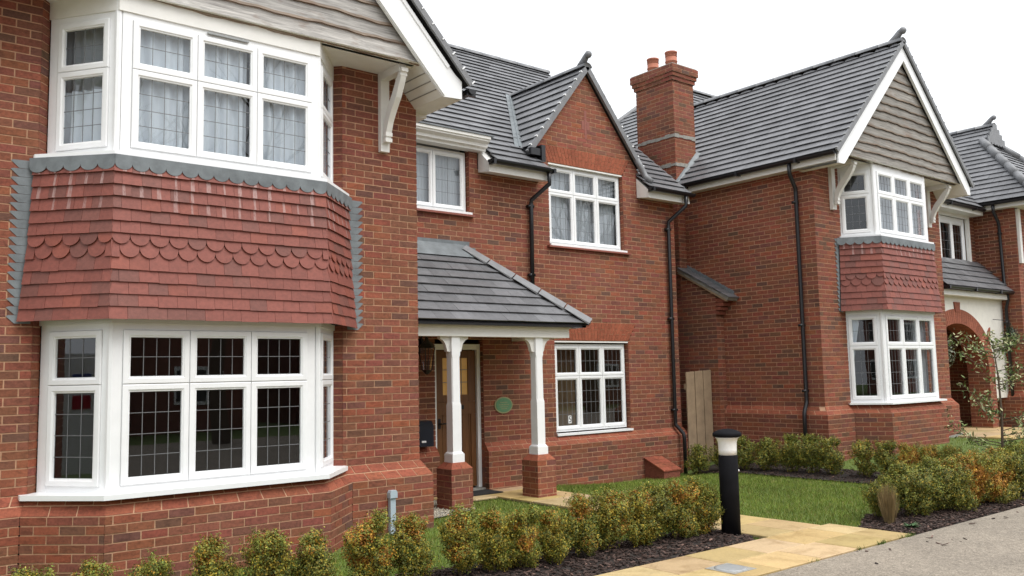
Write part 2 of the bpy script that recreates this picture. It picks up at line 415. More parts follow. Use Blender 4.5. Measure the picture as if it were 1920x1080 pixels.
def ridge(h, A, B, r=.085, name='ridge_tile', droop=.05, step=.45):
    A, B = V(A), V(B); L = (B-A).length; n = max(1, round(L/step)); d = (B-A)/L
    s = d.cross(ZUP).normalized(); u = s.cross(d)
    for i in range(n):
        mb = MB(); p, q = A+d*(L*i/n+.004), A+d*(L*(i+1)/n-.004)
        prof = [(math.cos(t)*r*1.25, math.sin(t)*r-droop) for t in [math.pi*k/8 for k in range(9)]]
        rr = lambda c, g: [c+s*(x*g)+u*(y*g) for x, y in prof]
        a, b = rr(p, 1.0), rr(q, 1.04)
        mb.raw(a+b, [(k, k+1, 9+k+1, 9+k) for k in range(8)]+[tuple(range(9)), tuple(reversed(range(9, 18)))])
        mb.build(name, 'ridge_tile', h.root, True)
def finial(h, P, d, s=1.0):
    P = V(P); d = V(d).normalized()
    pts = [(-.22, -.04), (-.13, .0), (-.05, .05), (0, .105), (.05, .155), (.09, .175)]
    mb = MB(); mb.tube([P+d*(a*s)+ZUP*(b*s) for a, b in pts], [.05*s, .07*s, .075*s, .068*s, .062*s, .055*s], 10)
    c = P+d*(.10*s)+ZUP*(.165*s)
    mb.lathe([(.0005, -.075*s), (.045*s, -.06*s), (.072*s, -.02*s), (.072*s, .02*s), (.045*s, .06*s), (.0005, .075*s)], c, 12)
    return mb.build('ridge_finial', 'ridge_tile', h.root, True)

# ------------------------------------------------------------------ windows
def sash(part, O, U, N, u0, u1, v0, v1, sw, rows, cols, glass='glass', mat='white_plastic'):
    mb = MB(); P = lambda u, v, n: O+U*u+ZUP*v+N*n
    g = .0025; L = []
    for ins, n in ((g, -.03), (g, .014), (g+.006, .018), (sw-.022, .018), (sw-.010, .008), (sw-.004, .008), (sw, -.012)):
        L.append([P(u0+ins, v0+ins, n), P(u1-ins, v0+ins, n), P(u1-ins, v1-ins, n), P(u0+ins, v1-ins, n)])
    vv = [p for r in L for p in r]
    mb.raw(vv, [(i*4+j, i*4+(j+1) % 4, (i+1)*4+(j+1) % 4, (i+1)*4+j) for i in range(len(L)-1) for j in range(4)])
    mb.build('sash', mat, part)
    a0, a1, b0, b1 = u0+sw-.003, u1-sw+.003, v0+sw-.003, v1-sw+.003
    mb = MB(); mb.poly([P(a0, b0, -.008), P(a1, b0, -.008), P(a1, b1, -.008), P(a0, b1, -.008)]); mb.build('pane', glass, part)
    if rows*cols > 1:
        mb = MB(); lw = .0028
        for i in range(1, cols): u = lerp(a0, a1, i/cols); mb.obox(O, U, ZUP, N, u-lw, u+lw, b0, b1, -.0075, -.0045)
        for i in range(1, rows): v = lerp(b0, b1, i/rows); mb.obox(O, U, ZUP, N, a0, a1, v-lw, v+lw, -.0074, -.0040)
        mb.build('glazing_bars', 'lead_came', part)
def facet(part, O, U, us, vs_, leads, sw=.07, ring=.06, head=0, frame_name='frame', glass='glass'):
    """one plane of a window: us/vs_ are the sash boundaries; ring is the fixed frame round them"""
    U = U.normalized(); N = nrm(U); mb = MB()
    U0, U1, V0, V1 = us[0]-ring, us[-1]+ring, vs_[0]-ring, vs_[-1]+ring
    mb.obox(O, U, ZUP, N, U0, us[0], V0, V1+head, -.06, 0); mb.obox(O, U, ZUP, N, us[-1], U1, V0, V1+head, -.06, 0)
    mb.obox(O, U, ZUP, N, us[0], us[-1], V0, vs_[0], -.06, -.002); mb.obox(O, U, ZUP, N, us[0], us[-1], vs_[-1], V1+head, -.06, -.002)
    for u in us[1:-1]: mb.obox(O, U, ZUP, N, u-.03, u+.03, vs_[0], vs_[-1], -.06, -.024)
    for v in vs_[1:-1]: mb.obox(O, U, ZUP, N, us[0], us[-1], v-.03, v+.03, -.058, -.026)
    mb.build(frame_name, 'white_plastic', part)
    for j in range(len(vs_)-1):
        for i in range(len(us)-1):
            sash(part, O, U, N, us[i], us[i+1], vs_[j], vs_[j+1], sw, leads[j][1], leads[j][0], glass)
def room(h, x0, x1, y0, y1, z0, z1, mat='room_dark'):
    mb = MB()
    mb.poly([(x0, y0, z0), (x1, y0, z0), (x1, y1, z0), (x0, y1, z0)]); mb.poly([(x0, y0, z1), (x0, y1, z1), (x1, y1, z1), (x1, y0, z1)])
    mb.poly([(x0, y1, z0), (x1, y1, z0), (x1, y1, z1), (x0, y1, z1)]); mb.poly([(x0, y0, z0), (x0, y1, z0), (x0, y1, z1), (x0, y0, z1)]); mb.poly([(x1, y1, z0), (x1, y0, z0), (x1, y0, z1), (x1, y1, z1)])
    mb.build('room', mat, h.root)
def curtain(pts, z0, z1, mat, label, amp=.022, wave=.11, gather=None, group=None, seed=1):
    """hanging cloth that follows the plan polyline pts in folds"""
    rr = random.Random(seed); mb = MB(); pts = [V((*p, 0)) for p in pts]; path = []
    for a, b in zip(pts, pts[1:]):
        L = (b-a).length; n = max(2, int(L/.013)); d = (b-a)/L; nn = nrm(d)
        for i in range(n): path.append((a+d*(L*i/n), nn, L*i/n))
    ph = rr.random()*6; off = []
    for i, (p, nn, s) in enumerate(path):
        ph += .013/wave*6.283*rr.uniform(.35, 1.65); off.append(math.sin(ph)*amp*rr.uniform(.6, 1.25))
    ks = 6; grid = []
    for k in range(ks+1):
        t = k/ks; z = lerp(z1, z0, t)
        row = []
        for i, (p, nn, s) in enumerate(path):
            q = p+nn*(off[i]*(.55+.45*t))
            if gather:
                f = i/max(1, len(path)-1); w_ = gather[0]+(gather[1]-gather[0])*abs(t-gather[2])**1.2
                q = path[0][0]+(path[-1][0]-path[0][0])*(f*w_)+nn*(off[i])
            row.append(V((q.x, q.y, z)))
        grid.append(row)
    n = len(path)
    mb.raw([p for r in grid for p in r], [(k*n+i, (k+1)*n+i, (k+1)*n+i+1, k*n+i+1) for k in range(ks) for i in range(n-1)])
    o = mb.build('curtain', mat, None, True); tag(o, label, 'curtain', group); return o
def sheet_poly(part, name, plan, z0, z1, mat):
    mb = MB(); n = len(plan); v = [V((*p, z0)) for p in plan]+[V((*p, z1)) for p in plan]
    mb.raw(v, [tuple(range(n-1, -1, -1)), tuple(range(n, 2*n))]+[(i, (i+1) % n, n+(i+1) % n, n+i) for i in range(n)])
    return mb.build(name, mat, part)

# ------------------------------------------------------------------ bay: hung tiles and lead
def hcol():
    t = R.random(); j = R.uniform(.88, 1.1)
    if t < .74: c = (.232, .071, .052)
    elif t < .92: c = (.188, .069, .053)
    else: c = (.262, .076, .051)
    return tuple(x*j for x in c)
def hang_tiles(h, part, plan, z0, rows, gauge, scallop=(), flare=.075, streaks=4, tw=.165):
    """plan: 4 plan points of the bay at the top; the lower courses kick outwards"""
    nr = rows
    def offset(pts, d):
        out = []
        for i, p in enumerate(pts):
            p = V((*p, 0)); ns = []
            if i > 0: ns.append(nrm((V((*pts[i], 0))-V((*pts[i-1], 0)))))
            if i < len(pts)-1: ns.append(nrm((V((*pts[i+1], 0))-V((*pts[i], 0)))))
            if i in (0, len(pts)-1): nn = ns[0]; U = V((1, 0, 0)); out.append(p+V((nn.x, 0, 0)).normalized()*d*1.0)
            else:
                b = (ns[0]+ns[1]).normalized(); out.append(p+b*(d/max(.3, b.dot(ns[0]))))
        return out
    for r in range(nr):
        t = 1-r/(nr-1); d = flare*(t**1.6); pl = offset(plan, d); zb = z0+r*gauge; isS = r in scallop
        for k in range(len(pl)-1):
            A, B = pl[k], pl[k+1]; L = (B-A).length; U = (B-A)/L; N = nrm(U); O = V((A.x, A.y, zb))
            off = (tw/2 if r % 2 else 0)-(.03*k); x = math.floor(-off/tw)*tw+off-tw
            while x < L:
                a, b = max(0, x), min(L, x+tw); x += tw
                if b-a < .03: continue
                if L-b < .035: b = L; x = L+1
                if a == 0 and k > 0: a = -.016
                if b == L and k < len(pl)-2: b = L+.016
                j = R.uniform(-.003, .003); e = R.uniform(-.0015, .0015); hgt = gauge+.05
                g = .0012
                if isS and b-a > .1:
                    cx, rad = (a+b)/2, (b-a)/2-g
                    bot = [(cx+rad*math.cos(q), .082+rad*math.sin(q)*1.0-.0) for q in [math.pi+math.pi*i/10 for i in range(11)]]
                    poly = bot+[(b-g, hgt), (a+g, hgt)]
                else: poly = [(a+g, j), (b-g, j+R.uniform(-.002, .002)), (b-g, hgt), (a+g, hgt)]
                tilt = .034/hgt; n = len(poly)
                fr = [O+U*u+ZUP*v+N*(.040+e-tilt*v) for u, v in poly]; bk = [O+U*u+ZUP*v+N*(.026+e-tilt*v) for u, v in poly]
                ctr = sum(fr, V((0, 0, 0)))/n
                st = (r-(nr-streaks))/streaks if r >= nr-streaks else 0
                # runs start under the joints of the apron: split the tile front into strips where a run crosses it
                c = hcol()
                if st > 0 and not isS:
                    per = .147; uc = None
                    kk = math.ceil((a-.07)/per)
                    um = kk*per+.07
                    if a+.02 < um < b-.02:
                        wd = R.uniform(.008, .022)
                        P = lambda u, v, nn: O+U*u+ZUP*v+N*(nn+e-tilt*v)
                        s0 = .45+.5*st*R.uniform(.6, 1)
                        verts = fr+bk; faces = [(i, (i+1) % n, n+(i+1) % n, n+i) for i in range(n)]
                        faces = [(f[3], f[2], f[1], f[0]) for f in faces]
                        h.add('hanging_tile', fr+bk, [tuple(range(n))]+faces, ctr, N, (b-a)*gauge, c, part, 0)
                        h.runs.append(([P(um-wd, poly[0][1]+.002, .0408), P(um+wd, poly[0][1]+.002, .0408), P(um+wd*.8, gauge+.02, .0408), P(um-wd*.8, gauge+.02, .0408)], c, s0))
                        continue
                faces = [tuple(range(n))]+[(n+i, n+(i+1) % n, (i+1) % n, i) for i in range(n)]
                h.add('hanging_tile', fr+bk, faces, ctr, N, (b-a)*gauge, c, part, 0)
def lead_apron(h, part, plan, z0, z1, pitch=.147):
    for k in range(len(plan)-1):
        A, B = V((*plan[k], 0)), V((*plan[k+1], 0)); L = (B-A).length; U = (B-A)/L; N = nrm(U); n = max(1, round(L/pitch)); p = L/n
        mb = MB(); O = V((A.x, A.y, 0))
        for i in range(n):
            a = i*p; arc = [(a+p/2+p/2*math.cos(q), z0+.055+.055*math.sin(q)) for q in [math.pi+math.pi*j/9 for j in range(10)]]
            mb.prism(arc+[(a+p, z1), (a, z1)], O, U, ZUP, N, .0, .004)
        mb.build('lead_apron', 'lead', part)
def saw_lead(h, part, x0, x1, y, z0, z1, side):
    """stepped lead flashing on the wall: straight inner edge, saw-tooth outer edge"""
    mb = MB(); c = .075; n = int((z1-z0)/c)
    O = V((0, y, 0)); U = V((1, 0, 0)); N = V((0, -1, 0))
    for i in range(n):
        a = z0+i*c; b = a+c*.99
        if side < 0: mb.prism([(x0+.065, a), (x1, a), (x1, b), (x0+.02, b-.004), (x0, b-.012)], O, U, ZUP, N, 0, .004)
        else: mb.prism([(x0, a), (x1-.065, a), (x1, b-.012), (x1-.02, b-.004), (x0, b)], O, U, ZUP, N, 0, .004)
    mb.build('lead_flashing', 'lead', part)
def weatherboards(h, y, zlist, xl, xr, c_tint):
    """waney-edged boards; xl(z), xr(z) are the ends"""
    for i in range(len(zlist)-1):
        z0, z1 = zlist[i], zlist[i+1]
        a0, b0, a1, b1 = xl(z0), xr(z0), xl(z1+.03), xr(z1+.03)
        if b0-a0 < .06: continue
        n = max(4, int((b0-a0)/.05)); mb = MB(); k = R.uniform(.82, 1.15); c = tuple(t*k for t in c_tint)
        ph = [R.random()*9 for _ in range(4)]; bot = []
        for j in range(n+1):
            x = lerp(a0, b0, j/n)
            wv = .008*math.sin(x*2.1+ph[0])+.006*math.sin(x*7.3+ph[1])+.004*math.sin(x*19+ph[2])+R.uniform(-.003, .003)
            bot.append((x, z0+wv))
        if b1 <= a1: a1 = b1 = (a1+b1)/2
        top = [(lerp(a1, b1, j/n), z1+.035) for j in range(n+1)]
        for j in range(n):
            y0, y1 = y-.034, y-.006
            A, B = V((bot[j][0], y0, bot[j][1])), V((bot[j+1][0], y0, bot[j+1][1])); Cc, D = V((top[j+1][0], y1, top[j+1][1])), V((top[j][0], y1, top[j][1]))
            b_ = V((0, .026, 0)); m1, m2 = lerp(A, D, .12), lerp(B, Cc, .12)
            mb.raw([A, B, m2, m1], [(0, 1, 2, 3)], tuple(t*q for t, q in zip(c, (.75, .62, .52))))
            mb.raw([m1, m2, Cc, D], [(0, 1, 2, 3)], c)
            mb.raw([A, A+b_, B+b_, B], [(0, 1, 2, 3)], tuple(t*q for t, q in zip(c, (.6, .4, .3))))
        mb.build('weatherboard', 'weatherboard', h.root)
    return
def bracket(h, x, y, z, reach, drop, w=.11):
    """curved timber bracket under the overhanging gable: wall post, arm and sweeping brace"""
    e = empty('bracket', parent=h.root); O = V((x-w/2, y, z)); U = V((0, -1, 0)); N = V((1, 0, 0))
    mb = MB(); mb.prism([(0, -drop), (.062, -drop), (.062, -.001), (0, -.001)], O, U, ZUP, N, 0, w); mb.build('wall_post', 'white_paint', e)
    mb = MB(); mb.prism([(.064, -.085), (reach-.03, -.085), (reach-.03, -.001), (.064, -.001)], O, U, ZUP, N, .008, w-.008); mb.build('arm', 'white_paint', e)
    outer, inner = [], []
    r, d = reach, drop
    pts = [(r-.01, -.06, .035), (r-.03, -.11, .05), (r-.07, -.17, .075), (r*.66, -d*.36, .085), (r*.45, -d*.5, .085), (r*.30, -d*.64, .075), (r*.24, -d*.76, .055), (.105, -d*.83, .042), (.10, -d*.90, .036)]
    n = len(pts)
    for i, (a, b, t) in enumerate(pts):
        p, q = pts[max(0, i-1)], pts[min(n-1, i+1)]; dx, dy = q[0]-p[0], q[1]-p[1]; L = math.hypot(dx, dy); nx, ny = -dy/L, dx/L
        outer.append((a+nx*t*.6, b+ny*t*.6)); inner.append((a-nx*t*.6, b-ny*t*.6))
    mb = MB()
    for i in range(n-1):
        mb.prism([inner[i], inner[i+1], outer[i+1], outer[i]], O, U, ZUP, N, .02, w-.02)
    for a, b in ((r-.01, -.075), (r-.035, -.115), (.118, -d*.80), (.112, -d*.87)): mb.obox(O, U, ZUP, N, a-.028, a+.03, b-.022, b+.022, .012, w-.012)
    mb.build('brace', 'white_paint', e)
def pipe(h, pts, r=.034, clips=(), mat='black_plastic'):
    mb = MB(); mb.tube(pts, r, 10)
    for (x, y, z) in clips: mb.box(x-.055, x+.055, y-.02, y+.05, z-.02, z+.02)
    mb.build('downpipe', mat, h.root, True)
def gutter(h, A, B, r=.06, sag=0):
    A, B = V(A), V(B); d = (B-A).normalized(); s = d.cross(ZUP).normalized(); mb = MB()
    prof = [(math.cos(t)*r, math.sin(t)*r) for t in [math.pi+math.pi*k/8 for k in range(9)]]; prof += [(r-.008, .0), (-r+.008, .0)]
    k = len(prof); v = [A+s*x+ZUP*y for x, y in prof]+[B+s*x+ZUP*y for x, y in prof]
    mb.raw(v, [(i, (i+1) % k, k+(i+1) % k, k+i) for i in range(k)]+[tuple(range(k)), tuple(reversed(range(k, 2*k)))])
    L = (B-A).length
    for i in range(int(L/1.2)+1):
        c = A+d*min(L-.03, .05+i*1.2)
        mb.obox(c, d, ZUP, s, -.022, .022, -r-.01, .004, -r-.008, r+.008)
    mb.build('gutter', 'black_plastic', h.root)
def voussoirs(h, xa, xb, ta, tb, z0, z1, y, part, n):
    """gauged flat arch of tapered rubbed bricks"""
    O = V((0, y, 0)); U = V((1, 0, 0)); N = V((0, -1, 0)); mb = MB()
    mb.prism([(xa, z0), (xb, z0), (tb, z1), (ta, z1)], O, U, ZUP, N, -.1, -.006); w = mb.build(part, 'mortar', h.root)
    for i in range(n):
        s0, s1 = i/n+.06/n, (i+1)/n-.06/n; m = .62 if i % 2 else .38
        for t0, t1 in ((0.02, m-.015), (m+.015, .98)):
            q = lambda s, t: (lerp(lerp(xa, xb, s), lerp(ta, tb, s), t), lerp(z0, z1, t))
            j = R.uniform(.88, 1.12)
            piece(h, 'arch_brick', [q(s0, t0), q(s1, t0), q(s1, t1), q(s0, t1)], O, U, ZUP, N, -.012, R.uniform(0, .0015), (.30*j, .088*j, .046*j), w)
    return w
# ------------------------------------------------------------------ nearest house
h = House((6, 10, 0), 'nearest red brick house with large tile-hung bay window and hipped entrance porch'); h.runs = []
h.plinth_part = empty('plinth_course', parent=h.root)
Y1, Y3 = 8.475, 10.334; GX0, GX1, GC = .57, 5.51, 3.04
T47 = math.tan(math.radians(47))
# front gable wall either side of the bay
X_ = V((1, 0, 0)); Yb = V((0, -1, 0))
brick_wall(h, V((GX0, Y1, 0)), X_, 1.57-GX0, .74, 5.115, part='gable_wall', phase=.12)
brick_wall(h, V((4.545, Y1, 0)), X_, GX1-4.545, .74, 5.115, part='gable_wall', phase=.05)
# splayed jambs beside the bay
brick_wall(h, V((4.455, 8.575, 0)), V((.09, -.1, 0)), .1345, .74, 5.115, part='jamb', phase=0, bl=.25)
brick_wall(h, V((1.57, Y1, 0)), V((.085, .1, 0)), .131, .74, 5.115, part='jamb', phase=0, bl=.25)
# returns of the gable block
brick_wall(h, V((GX1, Y1, 0)), V((0, 1, 0)), Y3-Y1, .74, 4.8, part='return_wall')
brick_wall(h, V((GX0, 16, 0)), Yb, 16-Y1, .74, 4.8, part='return_wall')
# plinth round the gable and the bay
outer = [(GX0-.11, 16), (GX0-.11, 8.365), (1.50, 8.365), (2.03, 7.86), (4.09, 7.86), (4.60, 8.365), (5.62, 8.365), (5.62, 10.22)]
inner = [(GX0, 16), (GX0, 8.475), (1.56, 8.475), (2.09, 7.97), (4.01, 7.97), (4.53, 8.475), (5.51, 8.475), (5.51, 10.33)]
plinth(h, outer, inner, .576, .742, -.15)
# main wall
WX0, WX1, WG, WA = 5.53, 12.235, 10.08, 6.70; T51 = math.tan(math.radians(51))
def main_cut(z):
    if z < 4.78: iv = [(WX0, WX1)]
    elif z < 5.03: iv = [(WX0, 7.80), (8.86, 11.34)]
    else: iv = [(8.55, 11.6)]
    iv = sub(iv, 6.40, 7.64) if 4.0 < z < 5.2 else iv
    if .7 < z < 2.19: iv = sub(iv, 9.26, 10.93)
    if 2.19 < z < 2.48: iv = sub(iv, 9.26-(z-2.19)*.6, 10.93+(z-2.19)*.68)
    if 3.72 < z < 5.055: iv = sub(iv, 9.22, 10.92)
    if 5.055 < z < 5.33: iv = sub(iv, 9.22-(z-5.055)*.5, 10.92+(z-5.055)*.68)
    if z < 2.2: iv = sub(iv, 6.99, 7.84)
    return [(a-WX0, b-WX0) for a, b in iv]
z0m = .70
brick_wall(h, V((WX0, Y3, 0)), X_, WX1-WX0, z0m, z0m+58*.075, cut=main_cut, part='front_wall', phase=.07)
brick_wall(h, V((WX0, Y3, 0)), X_, WX1-WX0, z0m+58*.075, 6.74, cut=main_cut, planes=[(T51, 1, T51*(WG-WX0)+WA), (-T51, 1, -T51*(WG-WX0)+WA)], part='dormer_gable_wall', phase=.07)
brick_wall(h, V((WX1, Y3, 0)), V((0, 1, 0)), 7.1, .70, 8.0, planes=[(.875, 1, .875*3.53+7.95), (-.875, 1, -.875*3.53+7.95)], part='side_wall')
for x, za, zb in ((7.64, 4.02, 5.2), (10.93, .71, 2.2), (10.92, 3.76, 5.05), (7.84, 0.0, 2.2)):
    brick_wall(h, V((x, Y3+.1, 0)), Yb, .1, za, zb, part='jamb', bl=.2, thick=.03)
voussoirs(h, 9.26, 10.93, 9.08, 11.14, 2.195, 2.498, Y3, 'flat_arch', 25)
voussoirs(h, 9.22, 10.92, 9.07, 11.12, 5.058, 5.348, Y3, 'flat_arch', 25)
h1 = h
plinth(h, [(7.84, 10.40), (7.84, 10.234), (12.335, 10.234), (12.335, 17)], [(7.84, 10.44), (7.84, 10.334), (12.235, 10.334), (12.235, 17)], .57, .70, -.25)
plinth(h, [(5.63, 10.234), (6.99, 10.234), (6.99, 10.42)], [(5.6, 10.334), (6.99, 10.334), (6.99, 10.44)], .57, .70, -.15)
# cross of projecting pale bricks in the small gable
mb = MB()
for (a, b, c, d) in ((10.055, 10.105, 5.56, 6.05), (9.99, 10.052, 5.72, 5.87), (10.108, 10.17, 5.72, 5.87)): mb.box(a, b, Y3-.003, Y3+.02, c, d)
mb.build('gable_cross', 'sill_tile', h.root)
# ---- bay window
bay = empty('bay_window', parent=h.root)
F = [(1.655, 8.555), (2.085, 7.97), (4.01, 7.97), (4.478, 8.555)]
def bay_faces(part, F, z0, z1, vs_, us_front, leads, side_leads, head=0, glass='glass'):
    for k in range(3):
        A, B = V((*F[k], 0)), V((*F[k+1], 0)); L = (B-A).length; U = (B-A)/L
        if k == 1: us = [x-A.x for x in us_front]
        else: us = [.095, L-.095]
        facet(part, V((A.x, A.y, 0)), U, us, vs_, leads if k == 1 else side_leads, sw=.068, ring=us[0] if k != 1 else .085, head=head, glass=glass)
    for p in F[1:3]:
        mb = MB(); mb.lathe([(.032, z0), (.032, z1)], (p[0], p[1]+.028, 0), 8); mb.build('corner_post', 'white_plastic', part)
# lower: sill board, frames, head
sheet_poly(bay, 'sill', [(1.50, 8.40), (2.016, 7.84), (4.06, 7.84), (4.565, 8.40), (4.565, 8.47), (4.47, 8.56), (1.66, 8.56), (1.50, 8.47)], .705, .748, 'white_plastic')
bay_faces(bay, F, .733, 2.2, [.80, 1.655, 2.125], [2.172, 2.742, 3.313, 3.883], [(4, 4), (4, 2)], [(3, 4), (3, 2)])
sheet_poly(bay, 'window_head', [(1.62, 8.57), (2.07, 7.95), (4.03, 7.95), (4.51, 8.57)], 2.178, 2.262, 'white_plastic')
# middle: hung tiles on a solid core
core = [(1.66, 8.60), (2.09, 7.985), (4.0, 7.985), (4.47, 8.60)]
sheet_poly(bay, 'tile_backing', core, 2.264, 3.63, 'underlay')
TP = [(1.545, 8.465), (2.06, 7.915), (4.035, 7.915), (4.60, 8.465)]
sheet_poly(bay, 'tile_underside', [(1.50, 8.47), (2.03, 7.83), (4.09, 7.83), (4.64, 8.47), (4.55, 8.60), (1.58, 8.60)], 2.236, 2.262, 'underlay')
hang_tiles(h, bay, TP, 2.205, 13, .1065, scallop=(5, 6), flare=.08, streaks=5)
lead_apron(h, bay, [(1.50, 8.45), (2.05, 7.878), (4.05, 7.878), (4.645, 8.45)], 3.50, 3.632)
saw_lead(h, bay, 1.36, 1.55, Y1-.002, 2.19, 3.66, -1); saw_lead(h, bay, 4.60, 4.795, Y1-.002, 2.19, 3.63, 1)
# upper: sill, frames, head boards
sheet_poly(bay, 'sill', [(1.53, 8.42), (2.05, 7.885), (4.06, 7.885), (4.60, 8.42), (4.60, 8.475), (4.47, 8.56), (1.66, 8.56), (1.53, 8.475)], 3.633, 3.665, 'white_plastic')
bay_faces(bay, F, 3.665, 5.1, [3.725, 4.44, 4.89], [2.197, 2.773, 3.352, 3.929], [(4, 4), (4, 2)], [(4, 4), (4, 2)], head=.005)
F2 = [(1.64, 8.56), (2.078, 7.955), (4.018, 7.955), (4.492, 8.56)]
sheet_poly(bay, 'head_board', F2, 4.952, 5.112, 'white_paint')
mb = MB(); mb.box(2.86, 3.26, 7.94, 7.968, 4.915, 4.93); mb.build('trickle_vent', 'metal_grey', bay)
room(h, GX0+.12, GX1-.12, 8.585, 11.4, .3, 2.6); room(h, GX0+.12, GX1-.12, 8.585, 11.4, 3.3, 5.3)
for i, (p, q) in enumerate((((1.70, 8.60), (2.11, 8.045)), ((2.13, 8.05), (2.74, 8.05)), ((2.80, 8.05), (3.30, 8.05)), ((3.37, 8.05), (3.99, 8.05)), ((4.00, 8.06), (4.44, 8.62)))):
    curtain([p, q], 3.66, 5.0 if i else 4.28, 'curtain_white', ['white net curtain in the left slanted light of the big upper bay', 'white net curtain in the left front light of the big upper bay', 'white net curtain in the middle front light of the big upper bay', 'white net curtain in the right front light of the big upper bay', 'white net curtain in the right slanted light of the big upper bay'][i], seed=i+3, group='net curtains of the big upper bay', amp=.034, wave=.12)
curtain([(1.70, 8.70), (2.20, 8.12)], 4.25, 5.0, 'curtain_grey', 'grey pelmet cloth behind the top left light of the big upper bay', seed=22)
# ---- jettied gable over the bay
SO = 5.112; BY0, BY1 = 7.865, 7.915
soff = [(.34, 4.79), (.59, 4.79), (.87, SO), (5.21, SO), (5.49, 4.79), (5.74, 4.79)]
mb = MB()
for a, b in zip(soff, soff[1:]):
    mb.poly([(a[0], 7.90, a[1]), (b[0], 7.90, b[1]), (b[0], 8.60, b[1]), (a[0], 8.60, a[1])])
    n = 6 if abs(a[1]-b[1]) > .05 else 0
mb.build('soffit', 'white_paint', h.root)
mb = MB()
for i in range(1, 4):                                   # tongue-and-groove lining of the raking soffit
    for s in (1, -1):
        t = i/4; x, z = lerp(5.21, 5.49, t), lerp(SO, 4.79, t); x = x if s > 0 else 2*GC-x
        mb.box(x-.006, x+.006, 7.92, 8.47, z-.010, z-.002)
mb.build('soffit_groove', 'concrete', h.root)
mb = MB()
for s in (1, -1):
    xs = (lambda x: x) if s > 0 else (lambda x: 2*GC-x)
    mb.box(min(xs(5.5), xs(5.74)), max(xs(5.5), xs(5.74)), 8.60, 10.3, 4.75, 4.79); mb.box(min(xs(5.715), xs(5.74)), max(xs(5.715), xs(5.74)), 7.92, 10.3, 4.792, 4.93)
mb.build('eaves_box', 'white_paint', h.root)
ztop = lambda x: 4.958+(5.761-x)*T47
def barge(name_, xf, mat_):
    P = [(GC, ztop(GC)), (5.58, ztop(5.58)+.0), (5.66, 5.07), (5.75, 5.005), (5.75, 4.80), (5.49, 4.785), (GC, ztop(GC)-.445)]
    for s in (1, -1):
        mb = MB(); q = [(x if s > 0 else 2*GC-x, z) for x, z in P]
        if s < 0: q.reverse()
        mb.prism(q, V((0, BY1, 0)), X_, ZUP, V((0, -1, 0)), 0, .03)
        q2 = [(GC, ztop(GC)-.345), (5.54, 4.87+.03), (5.50, 4.792), (GC, ztop(GC)-.44)]
        q2 = [(x if s > 0 else 2*GC-x, z) for x, z in q2]
        mb.prism(q2 if s > 0 else q2[::-1], V((0, BY1, 0)), X_, ZUP, V((0, -1, 0)), .03, .048)
        q3 = [(GC, ztop(GC)), (5.58, ztop(5.58)), (5.55, ztop(5.58)-.03), (GC, ztop(GC)-.06)]
        q3 = [(x if s > 0 else 2*GC-x, z) for x, z in q3]
        mb.prism(q3 if s > 0 else q3[::-1], V((0, BY1, 0)), X_, ZUP, V((0, -1, 0)), .03, .042)
        mb.build('bargeboard', 'white_plastic', h.root)
barge('', 0, '')
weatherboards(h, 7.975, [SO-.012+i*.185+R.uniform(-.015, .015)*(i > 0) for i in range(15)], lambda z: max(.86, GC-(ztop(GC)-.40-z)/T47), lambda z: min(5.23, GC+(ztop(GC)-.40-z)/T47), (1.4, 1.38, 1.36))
mb = MB(); mb.prism([(.9, SO), (5.18, SO), (GC, ztop(GC)-.3)], V((0, 8.0, 0)), X_, ZUP, V((0, -1, 0)), -.05, 0); mb.build('gable_backing', 'underlay', h.root)
bracket(h, 5.055, Y1, SO, .47, .91); bracket(h, 1.025, Y1, SO, .47, .91)
# gable roof slopes
for s in (1, -1):
    e = V((GC+s*2.82, 7.84 if s > 0 else 15.5, 4.985)); vv = V((-s*1, 0, T47)); Lr = 2.82/math.cos(math.radians(47)); rows = int(Lr/.19)
    depth = 7.66
    roof_slope(h, e, V((0, s, 0)), vv, rows, lambda v, d=depth: (0, d), gauge=Lr/rows, parent=h.root)
    # verge: tile ends and clips
    mb = MB(); d = vv.normalized(); o = V((GC+s*2.82, 7.835, 4.985)); nn = V((s*T47, 0, 1)).normalized()
    mb.obox(o, d, nn, V((0, -1, 0)), 0, Lr, -.045, .024, -.02, .012); mb.build('verge', 'ridge_tile', h.root)
    mb = MB()
    for r in range(rows): mb.obox(o, d, nn, V((0, -1, 0)), r*Lr/rows+.0, r*Lr/rows+.014, -.01, .042, -.02, .020)
    mb.build('verge_clips', 'white_plastic', h.root)
    gutter(h, (GC+s*2.86, 7.88, 4.94), (GC+s*2.86, 10.2, 4.94), .055)
ridge(h, (GC, 7.83, 8.03), (GC, 13.7, 8.03))
# ---- main roof
TP41 = .875; SL = math.hypot(1, TP41); EY, EZ = 10.03, 4.835; DV = V((0, 1, TP41)).normalized(); RL = (13.86-EY)*SL
rows = 27; ga = RL/rows; GRZ_ = 6.80
def main_iv(v):
    z = EZ+v*DV.z; x0 = 7.93 if z < 5.15 else 3.0
    return (x0, 12.37)
zk = GRZ_-1.27*T51
def left_part(v):
    z = EZ+v*DV.z; x0 = 7.93 if z < 5.15 else 3.0
    return (x0, 8.99 if z < zk-.02 else (WG-(GRZ_-z)/T51+.02 if z < GRZ_ else 12.37))
def right_part(v):
    z = EZ+v*DV.z
    return (11.27 if z < zk-.02 else WG+(GRZ_-z)/T51-.02, 12.37 if z < GRZ_ else 0)
roof_slope(h, V((0, EY, EZ)), X_, DV, rows, left_part, gauge=ga, parent=h.root)
roof_slope(h, V((0, EY, EZ)), X_, DV, int((GRZ_-EZ)/DV.z/ga), right_part, gauge=ga, parent=h.root)
